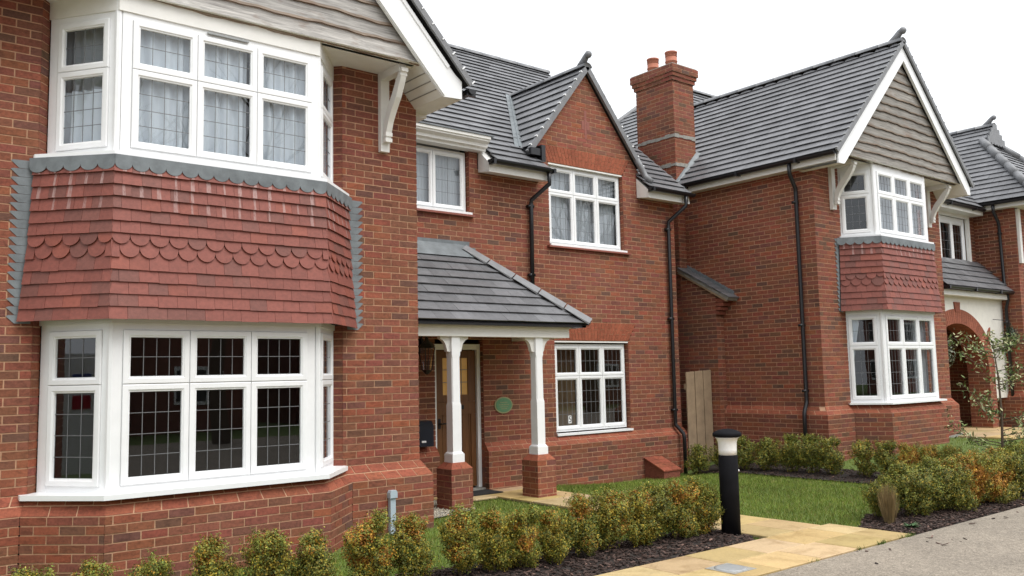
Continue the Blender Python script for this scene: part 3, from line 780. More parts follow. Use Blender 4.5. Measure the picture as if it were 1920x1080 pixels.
roof_slope(h, V((12.37, 13.86*2-EY, EZ)), V((-1, 0, 0)), V((0, -1, TP41)), rows, lambda v: (0, 9.3), gauge=ga, parent=h.root)
ridge(h, (3.2, 13.86, EZ+RL*DV.z+.02), (12.40, 13.86, EZ+RL*DV.z+.02), .095)
mb = MB(); mb.obox(V((12.37, EY, EZ)), DV, V((0, -TP41, 1)).normalized(), X_, 0, RL, -.05, .012, 0, .02); mb.build('verge', 'ridge_tile', h.root)
# raised eaves moulding over the small window
mb = MB()
prof = [(10.36, 4.985), (10.20, 4.985), (10.20, 5.03), (10.15, 5.045), (10.15, 5.10), (10.085, 5.135), (10.085, 5.165), (10.065, 5.17), (10.065, 5.222), (10.36, 5.222)]
prof = [(y, 5.0+(z-4.985)*.82) for y, z in prof]; mb.prism([(-y, z) for y, z in prof], V((5.53, 0, 0)), V((0, -1, 0)), ZUP, V((1, 0, 0)), 0, 2.33); o = mb.build('eaves_moulding', 'white_paint', h.root)
mb = MB(); mb.box(5.53, 7.92, 10.05, 10.45, 5.197, 5.209); mb.build('gutter_lining', 'lead', h.root)
# boxed eaves left and right of the small gable
def eaves(x0, x1, endcap):
    mb = MB(); P = [(10.33, 4.70), (10.06, 4.665), (10.06, 4.80), (10.33, 5.04)]
    mb.prism([(-y, z) for y, z in P], V((x0, 0, 0)), V((0, -1, 0)), ZUP, V((1, 0, 0)), 0, x1-x0); mb.build('eaves_box', 'white_paint', h.root)
    gutter(h, (x0-.04, 9.985, 4.83), (x1+.03, 9.985, 4.83), .058)
eaves(7.81, 9.0, 0); eaves(11.27, 12.36, 0)
# ---- small gable roof
GE = 1.27; GRZ = 6.80; LG = GE/math.cos(math.radians(51)); rg = 10; gg = LG/rg
ymain = lambda z: EY+(z-EZ)/TP41
for s in (-1, 1):
    e = V((WG+s*GE, 10.25, GRZ-GE*T51)); vv = V((-s, 0, T51)).normalized()
    if s < 0: roof_slope(h, V((e.x, 0, e.z)), V((0, -1, 0)), vv, rg, lambda v: (-ymain(e.z+v*vv.z+.03), -10.24), gauge=gg, parent=h.root, tw=.26)
    else: roof_slope(h, V((e.x, 0, e.z)), V((0, 1, 0)), vv, rg, lambda v: (10.24, ymain(e.z+v*vv.z+.03)), gauge=gg, parent=h.root, tw=.26)
    mb = MB(); o = V((WG+s*GE, 10.25, e.z)); nn = V((s*T51, 0, 1)).normalized()
    mb.obox(o, vv, nn, V((0, -1, 0)), -.12, LG, -.06, .028, -.04, .012); mb.build('verge', 'ridge_tile', h.root)
    mb = MB()
    for r in range(rg): mb.obox(o, vv, nn, V((0, -1, 0)), r*gg, r*gg+.02, .02, .05, -.03, .02)
    mb.build('verge_clips', 'white_plastic', h.root)
ridge(h, (WG, 10.23, GRZ+.03), (WG, 12.25, GRZ+.03), .08)
finial(h, (WG, 10.30, GRZ+.05), (0, -1, 0), .85)
# lead valley on the main slope, lead saddle, shadow-black kneeler box
MN = V((0, -TP41, 1)).normalized()
def on_main(x, z): return V((x, ymain(z), z))
for s in (-1, 1):
    a, b = on_main(WG+s*GE, GRZ-GE*T51), on_main(WG, GRZ); sx = V((s, 0, 0))
    mb = MB(); mb.raw([a+sx*.17+MN*.034, a+MN*.034, b+MN*.034, b+sx*.15+MN*.034], [(0, 1, 2, 3)] if s < 0 else [(3, 2, 1, 0)])
    mb.tube([a+sx*.07+MN*.036, b+sx*.06+MN*.036], .018, 6); mb.build('lead_valley', 'lead', h.root)
mb = MB(); mb.box(8.74, 8.98, 10.18, 10.42, 5.09, 5.20); mb.box(8.94, 9.02, 10.16, 10.32, 5.0, 5.26); mb.build('shadowed_kneeler_flashing', 'black_plastic', h.root)  # shadow on the lead box is put into its colour, hence black
mb = MB(); mb.tube([(11.22, 10.26, 5.36), (11.34, 10.25, 5.20), (11.37, 10.2, 5.06), (11.42, 10.1, 4.96)], .055, 8); mb.build('kneeler_mortar', 'ridge_tile', h.root, True)
# ---- windows of the main wall
def wall_window(x0, x1, z0, z1, us, vs_, leads, y=Y3+.075, sill=True, sw=.06):
    p = empty('window', parent=h.root)
    facet(p, V((0, y, 0)), X_, us, vs_, leads, sw=sw, ring=us[0]-x0)
    if sill:
        mb = MB(); mb.box(x0-.02, x1+.05, Y3-.035, y, z0-.03, z0+.004); mb.build('sill', 'white_plastic', p)
    return p
wall_window(9.235, 10.905, 3.735, 5.045, [9.265, 9.81, 10.345, 10.875], [3.775, 4.59, 5.0], [(4, 4), (4, 2)])
mb = MB(); mb.box(9.16, 11.02, Y3-.06, Y3+.06, 3.675, 3.703); mb.build('tile_sill', 'sill_tile', h.root)
mb = MB(); mb.box(9.225, 10.915, Y3+.005, Y3+.07, 5.03, 5.052); mb.build('lintel_strip', 'white_paint', h.root)
wall_window(9.275, 10.905, .735, 2.17, [9.305, 9.835, 10.36, 10.875], [.79, 1.63, 2.115], [(4, 4), (4, 2)])
mb = MB(); mb.box(9.255, 10.935, Y3+.005, Y3+.07, 2.168, 2.19); mb.build('lintel_strip', 'white_paint', h.root)
wall_window(6.42, 7.62, 4.065, 4.99, [6.46, 7.03, 7.585], [4.11, 4.945], [(2, 4)])
mb = MB(); mb.box(6.40, 7.70, Y3-.06, Y3+.06, 4.002, 4.032); mb.build('tile_sill', 'sill_tile', h.root)
room(h, 9.1, 11.1, Y3+.17, 13.2, .2, 2.5, 'room_warm'); room(h, 9.1, 11.1, Y3+.17, 13.2, 3.4, 5.2); room(h, 6.2, 7.8, Y3+.17, 12.5, 3.7, 5.2)
curtain([(9.26, Y3+.16), (10.88, Y3+.16)], 3.75, 5.1, 'curtain_grey', 'grey vertical blind behind the upper gable window of the nearest house', amp=.016, wave=.07, seed=31)
curtain([(6.43, Y3+.16), (7.60, Y3+.16)], 4.06, 5.1, 'curtain_grey', 'pale blind behind the small two-light upper window over the porch', amp=.012, wave=.06, seed=32)
curtain([(9.62, Y3+.5), (10.15, Y3+.5)], .75, 2.3, 'curtain_brown', 'brown curtain in the middle light of the ground floor window numbered 5', amp=.03, wave=.12, seed=33)
# ---- entrance door
d = empty('entrance_door', parent=h.root); DY = Y3+.115
mb = MB()
for i in range(6):
    a = 7.07+i*.116; mb.box(a+.003, a+.113, DY, DY+.045, .08, 1.30)
mb.build('door_boards', 'oak', d)
mb = MB(); mb.box(7.06, 7.19, DY-.012, DY+.044, 1.302, 2.04); mb.box(7.64, 7.768, DY-.012, DY+.044, 1.302, 2.04); mb.box(7.192, 7.638, DY-.012, DY+.044, 1.302, 1.40); mb.box(7.192, 7.638, DY-.012, DY+.044, 1.93, 2.04)
mb.box(7.06, 7.768, DY-.014, DY-.001, .08, .24); mb.box(7.06, 7.768, DY-.014, DY-.001, 1.12, 1.30); mb.box(7.06, 7.15, DY-.013, DY-.001, .242, 1.118); mb.box(7.68, 7.768, DY-.013, DY-.001, .242, 1.118); mb.build('door_frame', 'oak', d)
mb = MB(); mb.box(7.19, 7.64, DY+.012, DY+.022, 1.39, 1.94); mb.build('pane', 'glow_glass', d)
mb = MB()
for u in (7.30, 7.415, 7.53): mb.box(u-.005, u+.005, DY+.004, DY+.011, 1.40, 1.93)
for z in (1.58, 1.76): mb.box(7.19, 7.64, DY+.003, DY+.0105, z-.005, z+.005)
mb.build('glazing_bars', 'lead_came', d)
mb = MB(); mb.box(7.28, 7.55, DY-.024, DY-.0135, 1.19, 1.25); mb.build('letter_plate', 'black_plastic', d)
mb = MB(); mb.tube([(7.12, DY-.02, 1.0), (7.12, DY-.07, 1.0), (7.24, DY-.07, 1.0)], .011, 8); mb.box(7.10, 7.14, DY-.022, DY-.0135, .93, 1.07); mb.build('door_handle', 'black_plastic', d)
mb = MB(); mb.box(7.775, 7.835, DY-.05, DY+.06, .06, 2.13); mb.box(6.995, 7.055, DY-.05, DY+.06, .06, 2.13); mb.box(7.055, 7.775, DY-.048, DY+.06, 2.05, 2.13); mb.build('door_lining', 'white_plastic', d)
mb = MB(); mb.box(6.99, 7.84, Y3-.02, DY+.06, -.05, .055); mb.build('threshold', 'concrete', d)
room(h, 6.6, 8.2, DY+.07, 12.5, .05, 2.5, 'room_warm')
# ---- porch
p = empty('porch', parent=h.root)
PEY, PEX, PEZ = 9.05, 8.80, 2.36; PTZ = 3.50; PTX = 7.52; PD = Y3-.02-PEY
mpz = (PTZ-PEZ)/PD; dv = V((0, 1, mpz)).normalized(); Lp = math.hypot(PD, PTZ-PEZ); gp = Lp/9
roof_slope(h, V((0, PEY, PEZ)), X_, dv, 9, lambda v: (5.52, PEX-(v*dv.y)*(PEX-PTX)/PD), gauge=gp, parent=p, kind='porch_tile', tw=.28)
k2 = (PTZ-PEZ)/(PEX-PTX); dv2 = V((-1, 0, k2)).normalized(); Lq = math.hypot(PEX-PTX, PTZ-PEZ)
roof_slope(h, V((PEX, 0, PEZ)), V((0, 1, 0)), dv2, 9, lambda v: (PEY+(-v*dv2.x)*PD/(PEX-PTX), Y3-.01), gauge=Lq/9, parent=p, kind='porch_tile', tw=.28)
A, B = V((PEX+.02, PEY-.02, PEZ+.055)), V((PTX, Y3-.03, PTZ+.055)); dd = (B-A); n = 5
for i in range(n):
    a, b = A+dd*(i/n+.004), A+dd*((i+1)/n-.004); u = dd.normalized(); s_ = u.cross(ZUP).normalized(); nn = s_.cross(u); mb = MB()
    w_ = .12
    mb.raw([a-s_*w_-nn*.05, a+nn*.03, a+s_*w_-nn*.05, b-s_*w_-nn*.05, b+nn*.03, b+s_*w_-nn*.05, a-s_*w_-nn*.075, a+nn*.005, a+s_*w_-nn*.075], [(0, 1, 4, 3), (1, 2, 5, 4), (0, 6, 7, 1), (1, 7, 8, 2), (0, 3, 6), (2, 8, 5)])
    mb.build('hip_tile', 'ridge_tile', p)
mb = MB(); a0 = PTZ-.16; mb.raw([(5.53, Y3-.22, a0+.03), (PTX+.16, Y3-.22, a0+.03), (PTX, Y3-.012, PTZ+.08), (5.53, Y3-.012, PTZ+.08)], [(0, 1, 2, 3)])
mb.box(5.53, PTX+.10, Y3-.012, Y3-.004, PTZ+.0, PTZ+.13); mb.build('lead_flashing', 'lead', p)
mb = MB()
for i in range(6):
    x = PTX+.05+i*.2; z = PTZ+.09-(x-PTX)*k2
    mb.box(x, x+.16, Y3-.010, Y3-.004, z-.12, z)
mb.build('stepped_flashing', 'lead', p)
mb = MB(); mb.box(5.53, 8.50, 9.17, 9.29, 2.175, 2.335); mb.box(8.38, 8.50, 9.29, 10.32, 2.175, 2.335); mb.box(5.53, 8.52, 9.14, 9.168, 2.30, 2.345); mb.build('beam', 'white_paint', p)
mb = MB(); mb.box(5.53, 8.50, 9.10, 10.32, 2.338, 2.352); mb.build('porch_ceiling', 'white_paint', p)
mb = MB(); mb.box(5.53, 8.72, 9.055, 9.135, 2.318, 2.346); mb.box(8.65, 8.73, 9.055, 10.32, 2.317, 2.345); mb.build('eaves_strip', 'black_plastic', p)
def octo(w, c): return [(-w+c, -w), (w-c, -w), (w, -w+c), (w, w-c), (w-c, w), (-w+c, w), (-w, w-c), (-w, -w+c)]
for cx in (6.545, 7.955):
    cy = 9.26; mb = MB(); prev = None
    for z, w_, c in ((.585, .083, .001), (.70, .083, .001), (.715, .068, .001), (1.30, .068, .001), (1.34, .0655, .014), (1.90, .064, .014), (1.94, .066, .001), (2.176, .066, .001)):
        ring = [V((cx+x, cy+y, z)) for x, y in octo(w_, c)]
        if prev: mb.raw(prev+ring, [(i, (i+1) % 8, 8+(i+1) % 8, 8+i) for i in range(8)])
        prev = ring
    mb.build('post', 'white_plastic', p)
    mb = MB()
    mb.box(cx-.092, cx+.092, cy-.092, cy+.092, .58, .69); mb.build('post_base', 'white_plastic', p)
    for s in (1, -1):
        mb = MB(); q = [(0, 0), (.16, 0), (.155, -.03), (.11, -.05), (.075, -.09), (.06, -.14), (.045, -.19), (0, -.20)]
        q = [(cx+s*(.064+a), 2.174+b) for a, b in q]
        mb.prism(q if s < 0 else q[::-1], V((0, cy+.03, 0)), X_, ZUP, V((0, -1, 0)), 0, .06); mb.build('post_bracket', 'white_paint', p)
    # brick pier with splayed cap
    a, c2 = .165, .10
    for (ax, ay, ux) in ((cx-a, cy+a, V((0, -1, 0))), (cx-a, cy-a, X_), (cx+a, cy-a, V((0, 1, 0))), (cx+a, cy+a, V((-1, 0, 0)))):
        brick_wall(h, V((ax, ay, 0)), ux, 2*a, -.09, .51, part='pier', phase=.05, thick=.03)
    mb = MB(); r0 = [V((cx+x*a, cy+y*a, .51)) for x, y in ((-1, -1), (1, -1), (1, 1), (-1, 1))]; r1 = [V((cx+x*c2, cy+y*c2, .585)) for x, y in ((-1, -1), (1, -1), (1, 1), (-1, 1))]
    for i in range(4):
        j = (i+1) % 4
        for t0, t1 in ((0, .495), (.505, 1)): mb.raw([lerp(r0[i], r0[j], t0), lerp(r0[i], r0[j], t1), lerp(r1[i], r1[j], t1), lerp(r1[i], r1[j], t0)], [(0, 1, 2, 3)], pcol())
    mb.raw(r1, [(0, 1, 2, 3)], pcol()); mb.build('pier_cap', 'brick', p)
# ---- rainwater pipes
yp = Y3-.06
pipe(h, [(8.93, 9.99, 4.80), (8.93, 9.99, 4.66), (8.93, 9.985, 4.60), (8.80, yp, 4.38), (8.79, yp, 4.30), (8.78, yp, 2.75)], clips=[(8.785, yp, 4.28), (8.78, yp, 3.2)])
pipe(h, [(12.18, 9.99, 4.80), (12.18, 9.99, 4.66), (12.17, 9.985, 4.60), (12.02, yp, 4.34), (12.01, yp, 4.26), (11.995, yp, .80), (12.0, yp, .74), (12.04, yp-.13, .60), (12.05, yp-.14, .52), (12.05, yp-.14, -.1)], clips=[(12.01, yp, 4.2), (12.0, yp, 2.6), (12.0, yp, 1.0)])
h.flush('brick', 'brick', 'brickwork'); h.flush('plinth_brick', 'brick', 'plinth_brickwork'); h.flush('arch_brick', 'brick', 'arch_brickwork')
h.flush('roof_tile', 'roof_tile', 'roof_tiling'); h.flush('porch_tile', 'roof_tile', 'porch_tiling'); h.flush('hanging_tile', 'hanging_tile', 'hanging_tiling', 400)
mb = MB()
for q, c, s0 in h.runs: mb.poly(q, c, s0)
if mb.f: tag(mb.build('lime_runs', 'hanging_tile', bay), kind='stuff')
# ------------------------------------------------------------------ second house: gable with bay, chimney, arched entrance link
h = House((15.4, 9, .25), 'second red brick house with chimney, weatherboarded gable and arched entrance'); h.runs = []
h.plinth_part = empty('plinth_course', parent=h.root)
X4, Y2, XR, C2 = 13.2, 8.1, 17.7, 15.42; T44 = .966
brick_wall(h, V((X4, Y2, 0)), X_, .80, 1.04, 5.2, part='gable_wall', phase=.1)
brick_wall(h, V((X4+3.3, Y2, 0)), X_, XR-X4-3.3, 1.04, 5.2, part='gable_wall', phase=.1)
brick_wall(h, V((X4, 17, 0)), Yb, 17-Y2, 1.04, 5.09, part='side_wall', phase=.03)
brick_wall(h, V((XR, Y2, 0)), V((0, 1, 0)), .75, 1.04, 5.1, part='return_wall')
brick_wall(h, V((16.47, 8.2, 0)), V((.03, -.1, 0)), .104, 1.04, 5.2, part='jamb', bl=.25)
outer = [(13.1, 17), (13.1, 8.0), (13.93, 8.0), (14.22, 7.5), (16.2, 7.5), (16.6, 8.0), (17.8, 8.0), (17.8, 8.8)]
inner = [(13.2, 17), (13.2, 8.1), (13.98, 8.1), (14.28, 7.6), (16.14, 7.6), (16.55, 8.1), (17.7, 8.1), (17.7, 8.8)]
plinth(h, outer, inner, .905, 1.042, -.1)
mb = MB(); mb.prism([(14.9, .0), (17.82, .0), (17.82, .36), (17.4, .33), (16.6, .28), (15.6, .24), (14.9, .2)], V((0, 8.0, 0)), X_, ZUP, V((0, -1, 0)), 0, .02); mb.build('footing', 'concrete', h.root)
# chimney breast with tiled shoulder
CX, CF = 12.98, 13.60
sh = lambda y: 2.93+(y-9.78)*.56
brick_wall(h, V((CX, 12.6, 0)), Yb, 12.6-10.06, .0, 3.62, planes=[(.56, 1, 2.93+(12.6-9.78)*.56)], part='chimney_breast', phase=.08)
brick_wall(h, V((CX, 10.06, 0)), X_, X4-CX, .0, 3.0, part='chimney_breast', bl=.23)
for i in range(4):                                       # corbelled kneeler
    mb = MB(); y = 10.06-.055*(i+1); z = 2.68+i*.075
    mb.box(CX-.004, X4-.002, y, 10.055, z+.005, z+.070, (.25, .08, .05)); mb.build('corbel_brick', 'brick', h.root)
o = V((0, 9.74, 2.94)); dsh = V((0, 1, .56)).normalized(); nsh = V((0, -.56, 1)).normalized()
mb = MB(); mb.obox(o, dsh, nsh, V((-1, 0, 0)), 0, 1.30, -.02, .03, -X4+.0, -CX+.06); mb.build('shoulder_bed', 'concrete', h.root)
for r in range(7):
    mb = MB(); mb.obox(o, dsh, nsh, V((-1, 0, 0)), r*.185-.02, r*.185+.2, .035+.012*((r*7) % 2), .062, -X4+.0, -CX+.085, tcol()); mb.build('shoulder_tile', 'roof_tile', h.root)
mb = MB(); mb.obox(o, dsh, nsh, V((-1, 0, 0)), .02, 1.28, -.055, -.022, -CX+.005, -CX+.05); mb.build('undercloak', 'gate_wood', h.root)
mb = MB()
for r in range(9):
    y = 9.80+r*.134; z = sh(y)+.075
    mb.prism([(-y, z-.03), (-y-.13, z-.03+.075), (-y-.13, z+.15), (-y-.10, z+.15), (-y, z+.085)], V((X4, 0, 0)), V((0, -1, 0)), ZUP, V((-1, 0, 0)), .004, .012)
mb.build('stepped_flashing', 'lead', h.root)
# stack
SY0, SY1, SZ = 10.86, 11.82, 7.32
for (ax, ay, ux, ln) in ((CX, SY1, V((0, -1, 0)), SY1-SY0), (CX, SY0, X_, CF-CX), (CF, SY0, V((0, 1, 0)), SY1-SY0), (CF, SY1, V((-1, 0, 0)), CF-CX)):
    brick_wall(h, V((ax, ay, 0)), ux, ln, 3.0, SZ, part='chimney_stack', phase=.05, thick=.06)
    N = nrm(ux)
    for i, (z, ov) in enumerate(((7.32, .03), (7.395, .055), (7.47, .08), (7.545, .08))):
        O = V((ax, ay, 0))-ux*ov+N*ov
        brick_wall(h, O, ux, ln+2*ov, z, z+.075, part='chimney_cap', phase=.05+.1*(i % 2), thick=.2)
mb = MB(); mb.box(CX-.06, CF+.06, SY0-.06, SY1+.06, 7.60, 7.64); mb.build('flaunching', 'concrete', h.root)
for z in (6.19, 5.62):
    mb = MB(); a = .012
    for i in range(8):
        t0, t1 = i/8, (i+1)/8
        mb.box(CX-a, CX+.02, lerp(SY1, SY0, t1)-.0, lerp(SY1, SY0, t0)-.004, z+R.uniform(-.012, .004), z+.055+R.uniform(-.005, .02))
    for i in range(5): mb.box(lerp(CX, CF, i/5)+.0, lerp(CX, CF, (i+1)/5)-.004, SY0-a-.001, SY0+.02, z+R.uniform(-.012, .004), z+.055+R.uniform(-.005, .02))
    mb.build('lead_tray', 'concrete', h.root)
for y in (11.60, 11.12):
    mb = MB(); r = .115
    mb.lathe([(r*.92, 7.60), (r, 7.62), (r, 7.80), (r*1.08, 7.805), (r*1.08, 7.82), (r, 7.825), (r, 7.90), (r*.94, 7.905), (r*.94, 7.915), (r*1.06, 7.92), (r*.94, 7.935), (r*.94, 7.945), (r*1.06, 7.95), (r*.94, 7.965), (r*.94, 7.975), (r*1.08, 7.98), (r*1.1, 8.01), (r*.9, 8.015), (r*.8, 7.99)], (13.28, y, 0), 20)
    mb.build('chimney_pot', 'terracotta', h.root, True)
mb = MB(); mb.raw([(X4-.23, SY0-.02, 5.26), (CF+.14, SY0-.13, 5.90), (CF+.02, SY0-.004, 5.98), (X4-.23, SY0-.004, 5.33)], [(0, 1, 2, 3)]); mb.build('stack_flashing', 'lead', h.root)
# bay
bay = empty('bay_window', parent=h.root)
F = [(13.985, 8.17), (14.30, 7.6), (16.12, 7.6), (16.50, 8.17)]
sheet_poly(bay, 'sill', [(13.90, 8.06), (14.25, 7.49), (16.20, 7.49), (16.60, 8.06), (16.5, 8.19), (13.98, 8.19)], 1.045, 1.075, 'white_plastic')
bay_faces(bay, F, 1.072, 2.62, [1.125, 2.035, 2.55], [14.375, 14.93, 15.49, 16.045], [(4, 4), (4, 2)], [(3, 4), (3, 2)])
sheet_poly(bay, 'window_head', [(13.96, 8.18), (14.29, 7.58), (16.14, 7.58), (16.54, 8.18)], 2.60, 2.675, 'white_plastic')
sheet_poly(bay, 'tile_backing', [(13.99, 8.2), (14.31, 7.62), (16.1, 7.62), (16.5, 8.2)], 2.68, 3.90, 'underlay')
hang_tiles(h, bay, [(13.90, 8.09), (14.265, 7.55), (16.15, 7.55), (16.58, 8.09)], 2.635, 11, .107, scallop=(4, 5), flare=.06, streaks=3)
lead_apron(h, bay, [(13.82, 8.08), (14.25, 7.51), (16.18, 7.51), (16.64, 8.08)], 3.77, 3.90)
saw_lead(h, bay, 13.76, 13.92, Y2-.002, 2.62, 3.90, -1); saw_lead(h, bay, 16.56, 16.74, Y2-.002, 2.62, 3.90, 1)
sheet_poly(bay, 'sill', [(13.90, 8.06), (14.26, 7.52), (16.17, 7.52), (16.6, 8.06), (16.5, 8.19), (13.98, 8.19)], 3.902, 3.932, 'white_plastic')
bay_faces(bay, F, 3.93, 5.2, [3.985, 4.66, 5.06], [14.375, 14.93, 15.49, 16.045], [(4, 4), (4, 2)], [(3, 4), (3, 2)], head=.03)
room(h, 13.35, 17.5, 8.21, 10.6, .8, 2.9); room(h, 13.35, 17.5, 8.21, 10.6, 3.5, 5.4)
curtain([(14.02, 8.22), (14.24, 7.86)], 1.08, 2.6, 'curtain_white', 'white tied-back curtain at the left of the second house lower bay', gather=(.35, 1.0, .75), seed=41, amp=.02)
curtain([(15.62, 7.74), (16.06, 7.74)], 1.08, 2.6, 'curtain_grey', 'grey curtain at the right of the second house lower bay', seed=42, amp=.02)
curtain([(14.36, 7.75), (16.06, 7.75)], 3.93, 5.1, 'curtain_grey', 'grey blind behind the front lights of the second house upper bay', seed=43, amp=.012, wave=.07)
# jettied gable
SO2 = 5.185; A2 = 7.50; zt2 = lambda x: A2-abs(x-C2)*T44
mb = MB()
so2 = [(13.03, 5.0), (13.18, 5.0), (13.36, SO2), (2*C2-13.36, SO2), (2*C2-13.18, 5.0), (2*C2-13.03, 5.0)]
for a, b in zip(so2, so2[1:]): mb.poly([(a[0], 7.53, a[1]), (b[0], 7.53, b[1]), (b[0], 8.25, b[1]), (a[0], 8.25, a[1])])
mb.build('soffit', 'white_paint', h.root)
for s in (1, -1):
    xx = (lambda x: x) if s < 0 else (lambda x: 2*C2-x)
    P = [(C2, A2), (13.17, A2-2.25*T44), (13.03, 5.135), (13.03, 5.0), (13.18, 5.0), (C2, A2-.29)]
    q = [(xx(x), z) for x, z in P]
    mb = MB(); mb.prism(q, V((0, 7.535, 0)), X_, ZUP, V((0, -1, 0)), 0, .03)
    q2 = [(xx(x), z) for x, z in [(C2, A2-.205), (13.24, 5.06), (13.19, 5.005), (C2, A2-.285)]]; mb.prism(q2, V((0, 7.535, 0)), X_, ZUP, V((0, -1, 0)), .03, .045)
    mb.build('bargeboard', 'white_plastic', h.root)
weatherboards(h, 7.60, [SO2-.012+i*.165+R.uniform(-.012, .012)*(i > 0) for i in range(14)], lambda z: max(13.33, C2-(A2-.26-z)/T44), lambda z: min(2*C2-13.33, C2+(A2-.26-z)/T44), (.95, .92, .87))
mb = MB(); mb.prism([(13.35, SO2), (2*C2-13.35, SO2), (C2, A2-.25)], V((0, 7.62, 0)), X_, ZUP, V((0, -1, 0)), -.05, 0); mb.build('gable_backing', 'underlay', h.root)
bracket(h, 13.75, Y2, SO2, .47, .80); bracket(h, 17.20, Y2, SO2, .47, .80)
# roofs: left slope runs back into the hipped main roof
EX2, EZ2 = 12.95, 5.20; dl = V((1, 0, T44)).normalized(); APX, APY, APZ = 16.68, 14.06, 8.80
Ll = (APX-EX2)/dl.x; rows2 = round((C2-EX2)/dl.x/.188); g2 = (C2-EX2)/dl.x/rows2; nrow = int(Ll/g2)
def left_iv(v):
    x = EX2+v*dl.x; ymin = 7.47 if x < C2-.01 else APY-(APX-x); ymax = APY+(APX-x)
    return (-ymax, -ymin)
roof_slope(h, V((EX2, 0, EZ2)), V((0, -1, 0)), dl, nrow, left_iv, gauge=g2, parent=h.root)
ridge(h, (C2, 7.46, A2+.12), (C2, 12.85, A2+.12), .085)
finial(h, (C2, 7.56, A2+.13), (0, -1, 0), .9)
dr = V((-1, 0, T44)).normalized(); roof_slope(h, V((2*C2-EX2, 0, EZ2)), V((0, 1, 0)), dr, rows2, lambda v: (7.47, 12.9), gauge=g2, parent=h.root)
df = V((0, 1, T44)).normalized(); zf = EZ2; yf = APY-(APZ-EZ2)/T44
roof_slope(h, V((0, yf, zf)), X_, df, nrow, lambda v: (max(APX-(APY-(yf+v*df.y)), EX2), 27.0), gauge=g2, parent=h.root)
ridge(h, (APX, APY, APZ+.04), (27.0, APY, APZ+.04), .09)
mb = MB(); mb.tube([(APX, APY, APZ+.02), (APX-3.7, APY+3.7, EZ2+.05)], .07, 8); mb.build('hip', 'ridge_tile', h.root, True)
for s in (-1, 1):
    o = V((C2+s*2.47, 7.47, EZ2)); vv = dl if s < 0 else dr; nn = V((s*T44, 0, 1)).normalized(); Lg = rows2*g2
    mb = MB(); mb.obox(o, vv, nn, V((0, -1, 0)), -.02, Lg, -.05, .024, -.02, .012); mb.build('verge', 'ridge_tile', h.root)
    mb = MB()
    for r in range(rows2): mb.obox(o, vv, nn, V((0, -1, 0)), r*g2, r*g2+.02, .02, .045, -.02, .018)
    mb.build('verge_clips', 'metal_grey', h.root)
# eaves of the side wall
mb = MB(); mb.box(12.99, 13.02, 7.54, SY0-.01, 5.045, 5.19); mb.box(13.022, X4+.02, 7.56, SY0-.01, 5.05, 5.075); mb.build('fascia', 'white_paint', h.root)
gutter(h, (12.925, SY0-.2, 5.19), (12.925, 7.50, 5.19), .06)
pipe(h, [(12.93, 8.36, 5.14), (12.93, 8.36, 4.99), (12.95, 8.36, 4.93), (13.13, 8.39, 4.74), (13.14, 8.395, 4.66), (13.14, 8.40, 1.15), (13.13, 8.40, 1.09), (13.03, 8.38, .96), (13.02, 8.38, .88), (13.02, 8.38, .0)], clips=[(13.14, 8.4, 4.5), (13.14, 8.4, 2.4), (13.14, 8.4, 1.3)])
# ---- arched entrance link
YL = 8.3; AC, AR, AZ = 18.64, 1.34, 1.50; RISE = 1.04
mb = MB(); n = 28; rw = .30
def arc(t, e): return (AC-math.cos(t)*(AR+e), AZ+math.sin(t)*(RISE+e))
xl, xr, zt = XR+.02, 20.89, 3.12
mb2 = MB()
for i in range(n):
    t0, t1 = math.pi*i/n, math.pi*(i+1)/n; a, b = arc(t0, rw), arc(t1, rw)
    if b[0] > xl: mb2.prism([(max(a[0], xl), a[1]), (max(b[0], xl), b[1]), (max(b[0], xl), zt), (max(a[0], xl), zt)][::-1], V((0, YL, 0)), X_, ZUP, V((0, -1, 0)), -.3, 0)
e = arc(math.pi, rw); mb2.prism([(e[0], .95), (xr, .95), (xr, zt), (e[0], zt)], V((0, YL, 0)), X_, ZUP, V((0, -1, 0)), -.3, -.001)
mb2.build('rendered_wall', 'render_white', h.root)
ar = mb2 = MB()
for i in range(2*n):
    t0, t1 = math.pi*(i+.05)/(2*n), math.pi*(i+.95)/(2*n); j = R.uniform(.88, 1.12)
    q = [arc(t0, 0), arc(t1, 0), arc(t1, rw), arc(t0, rw)]
    if max(p[0] for p in q) > xl: mb2.prism(q[::-1], V((0, YL, 0)), X_, ZUP, V((0, -1, 0)), -.32, .012, (.30*j, .10*j, .06*j))
j = 1; mb2.prism([(AC-.10, AZ+RISE+rw-.06), (AC+.10, AZ+RISE+rw-.06), (AC+.13, AZ+RISE+rw+.14), (AC-.13, AZ+RISE+rw+.14)], V((0, YL, 0)), X_, ZUP, V((0, -1, 0)), -.1, .025, (.28, .09, .055))
mb2.prism([(AC+AR-.02, 2.15), (AC+AR+.10, 2.15), (AC+AR+.14, 2.48), (AC+AR+.04, 2.40)], V((0, YL, 0)), X_, ZUP, V((0, -1, 0)), -.02, .03, (.28, .09, .055))
mb2.build('arch', 'brick', h.root)
mb = MB()
for i in range(n):
    t0, t1 = math.pi*i/n, math.pi*(i+1)/n; a, b = arc(t0, .001), arc(t1, .001); mb.poly([(a[0], YL, a[1]), (b[0], YL, b[1]), (b[0], YL+.45, b[1]), (a[0], YL+.45, a[1])], (.24, .075, .048))
mb.build('arch_soffit', 'brick', h.root)
brick_wall(h, V((AC+AR, YL, 0)), X_, .30, .2, 1.52, part='arch_pier')
brick_wall(h, V((AC+AR, YL+.45, 0)), Yb, .45, .2, 1.52, part='arch_pier')
brick_wall(h, V((17.72, 10.4, 0)), X_, 3.2, .2, 3.1, part='porch_wall'); 
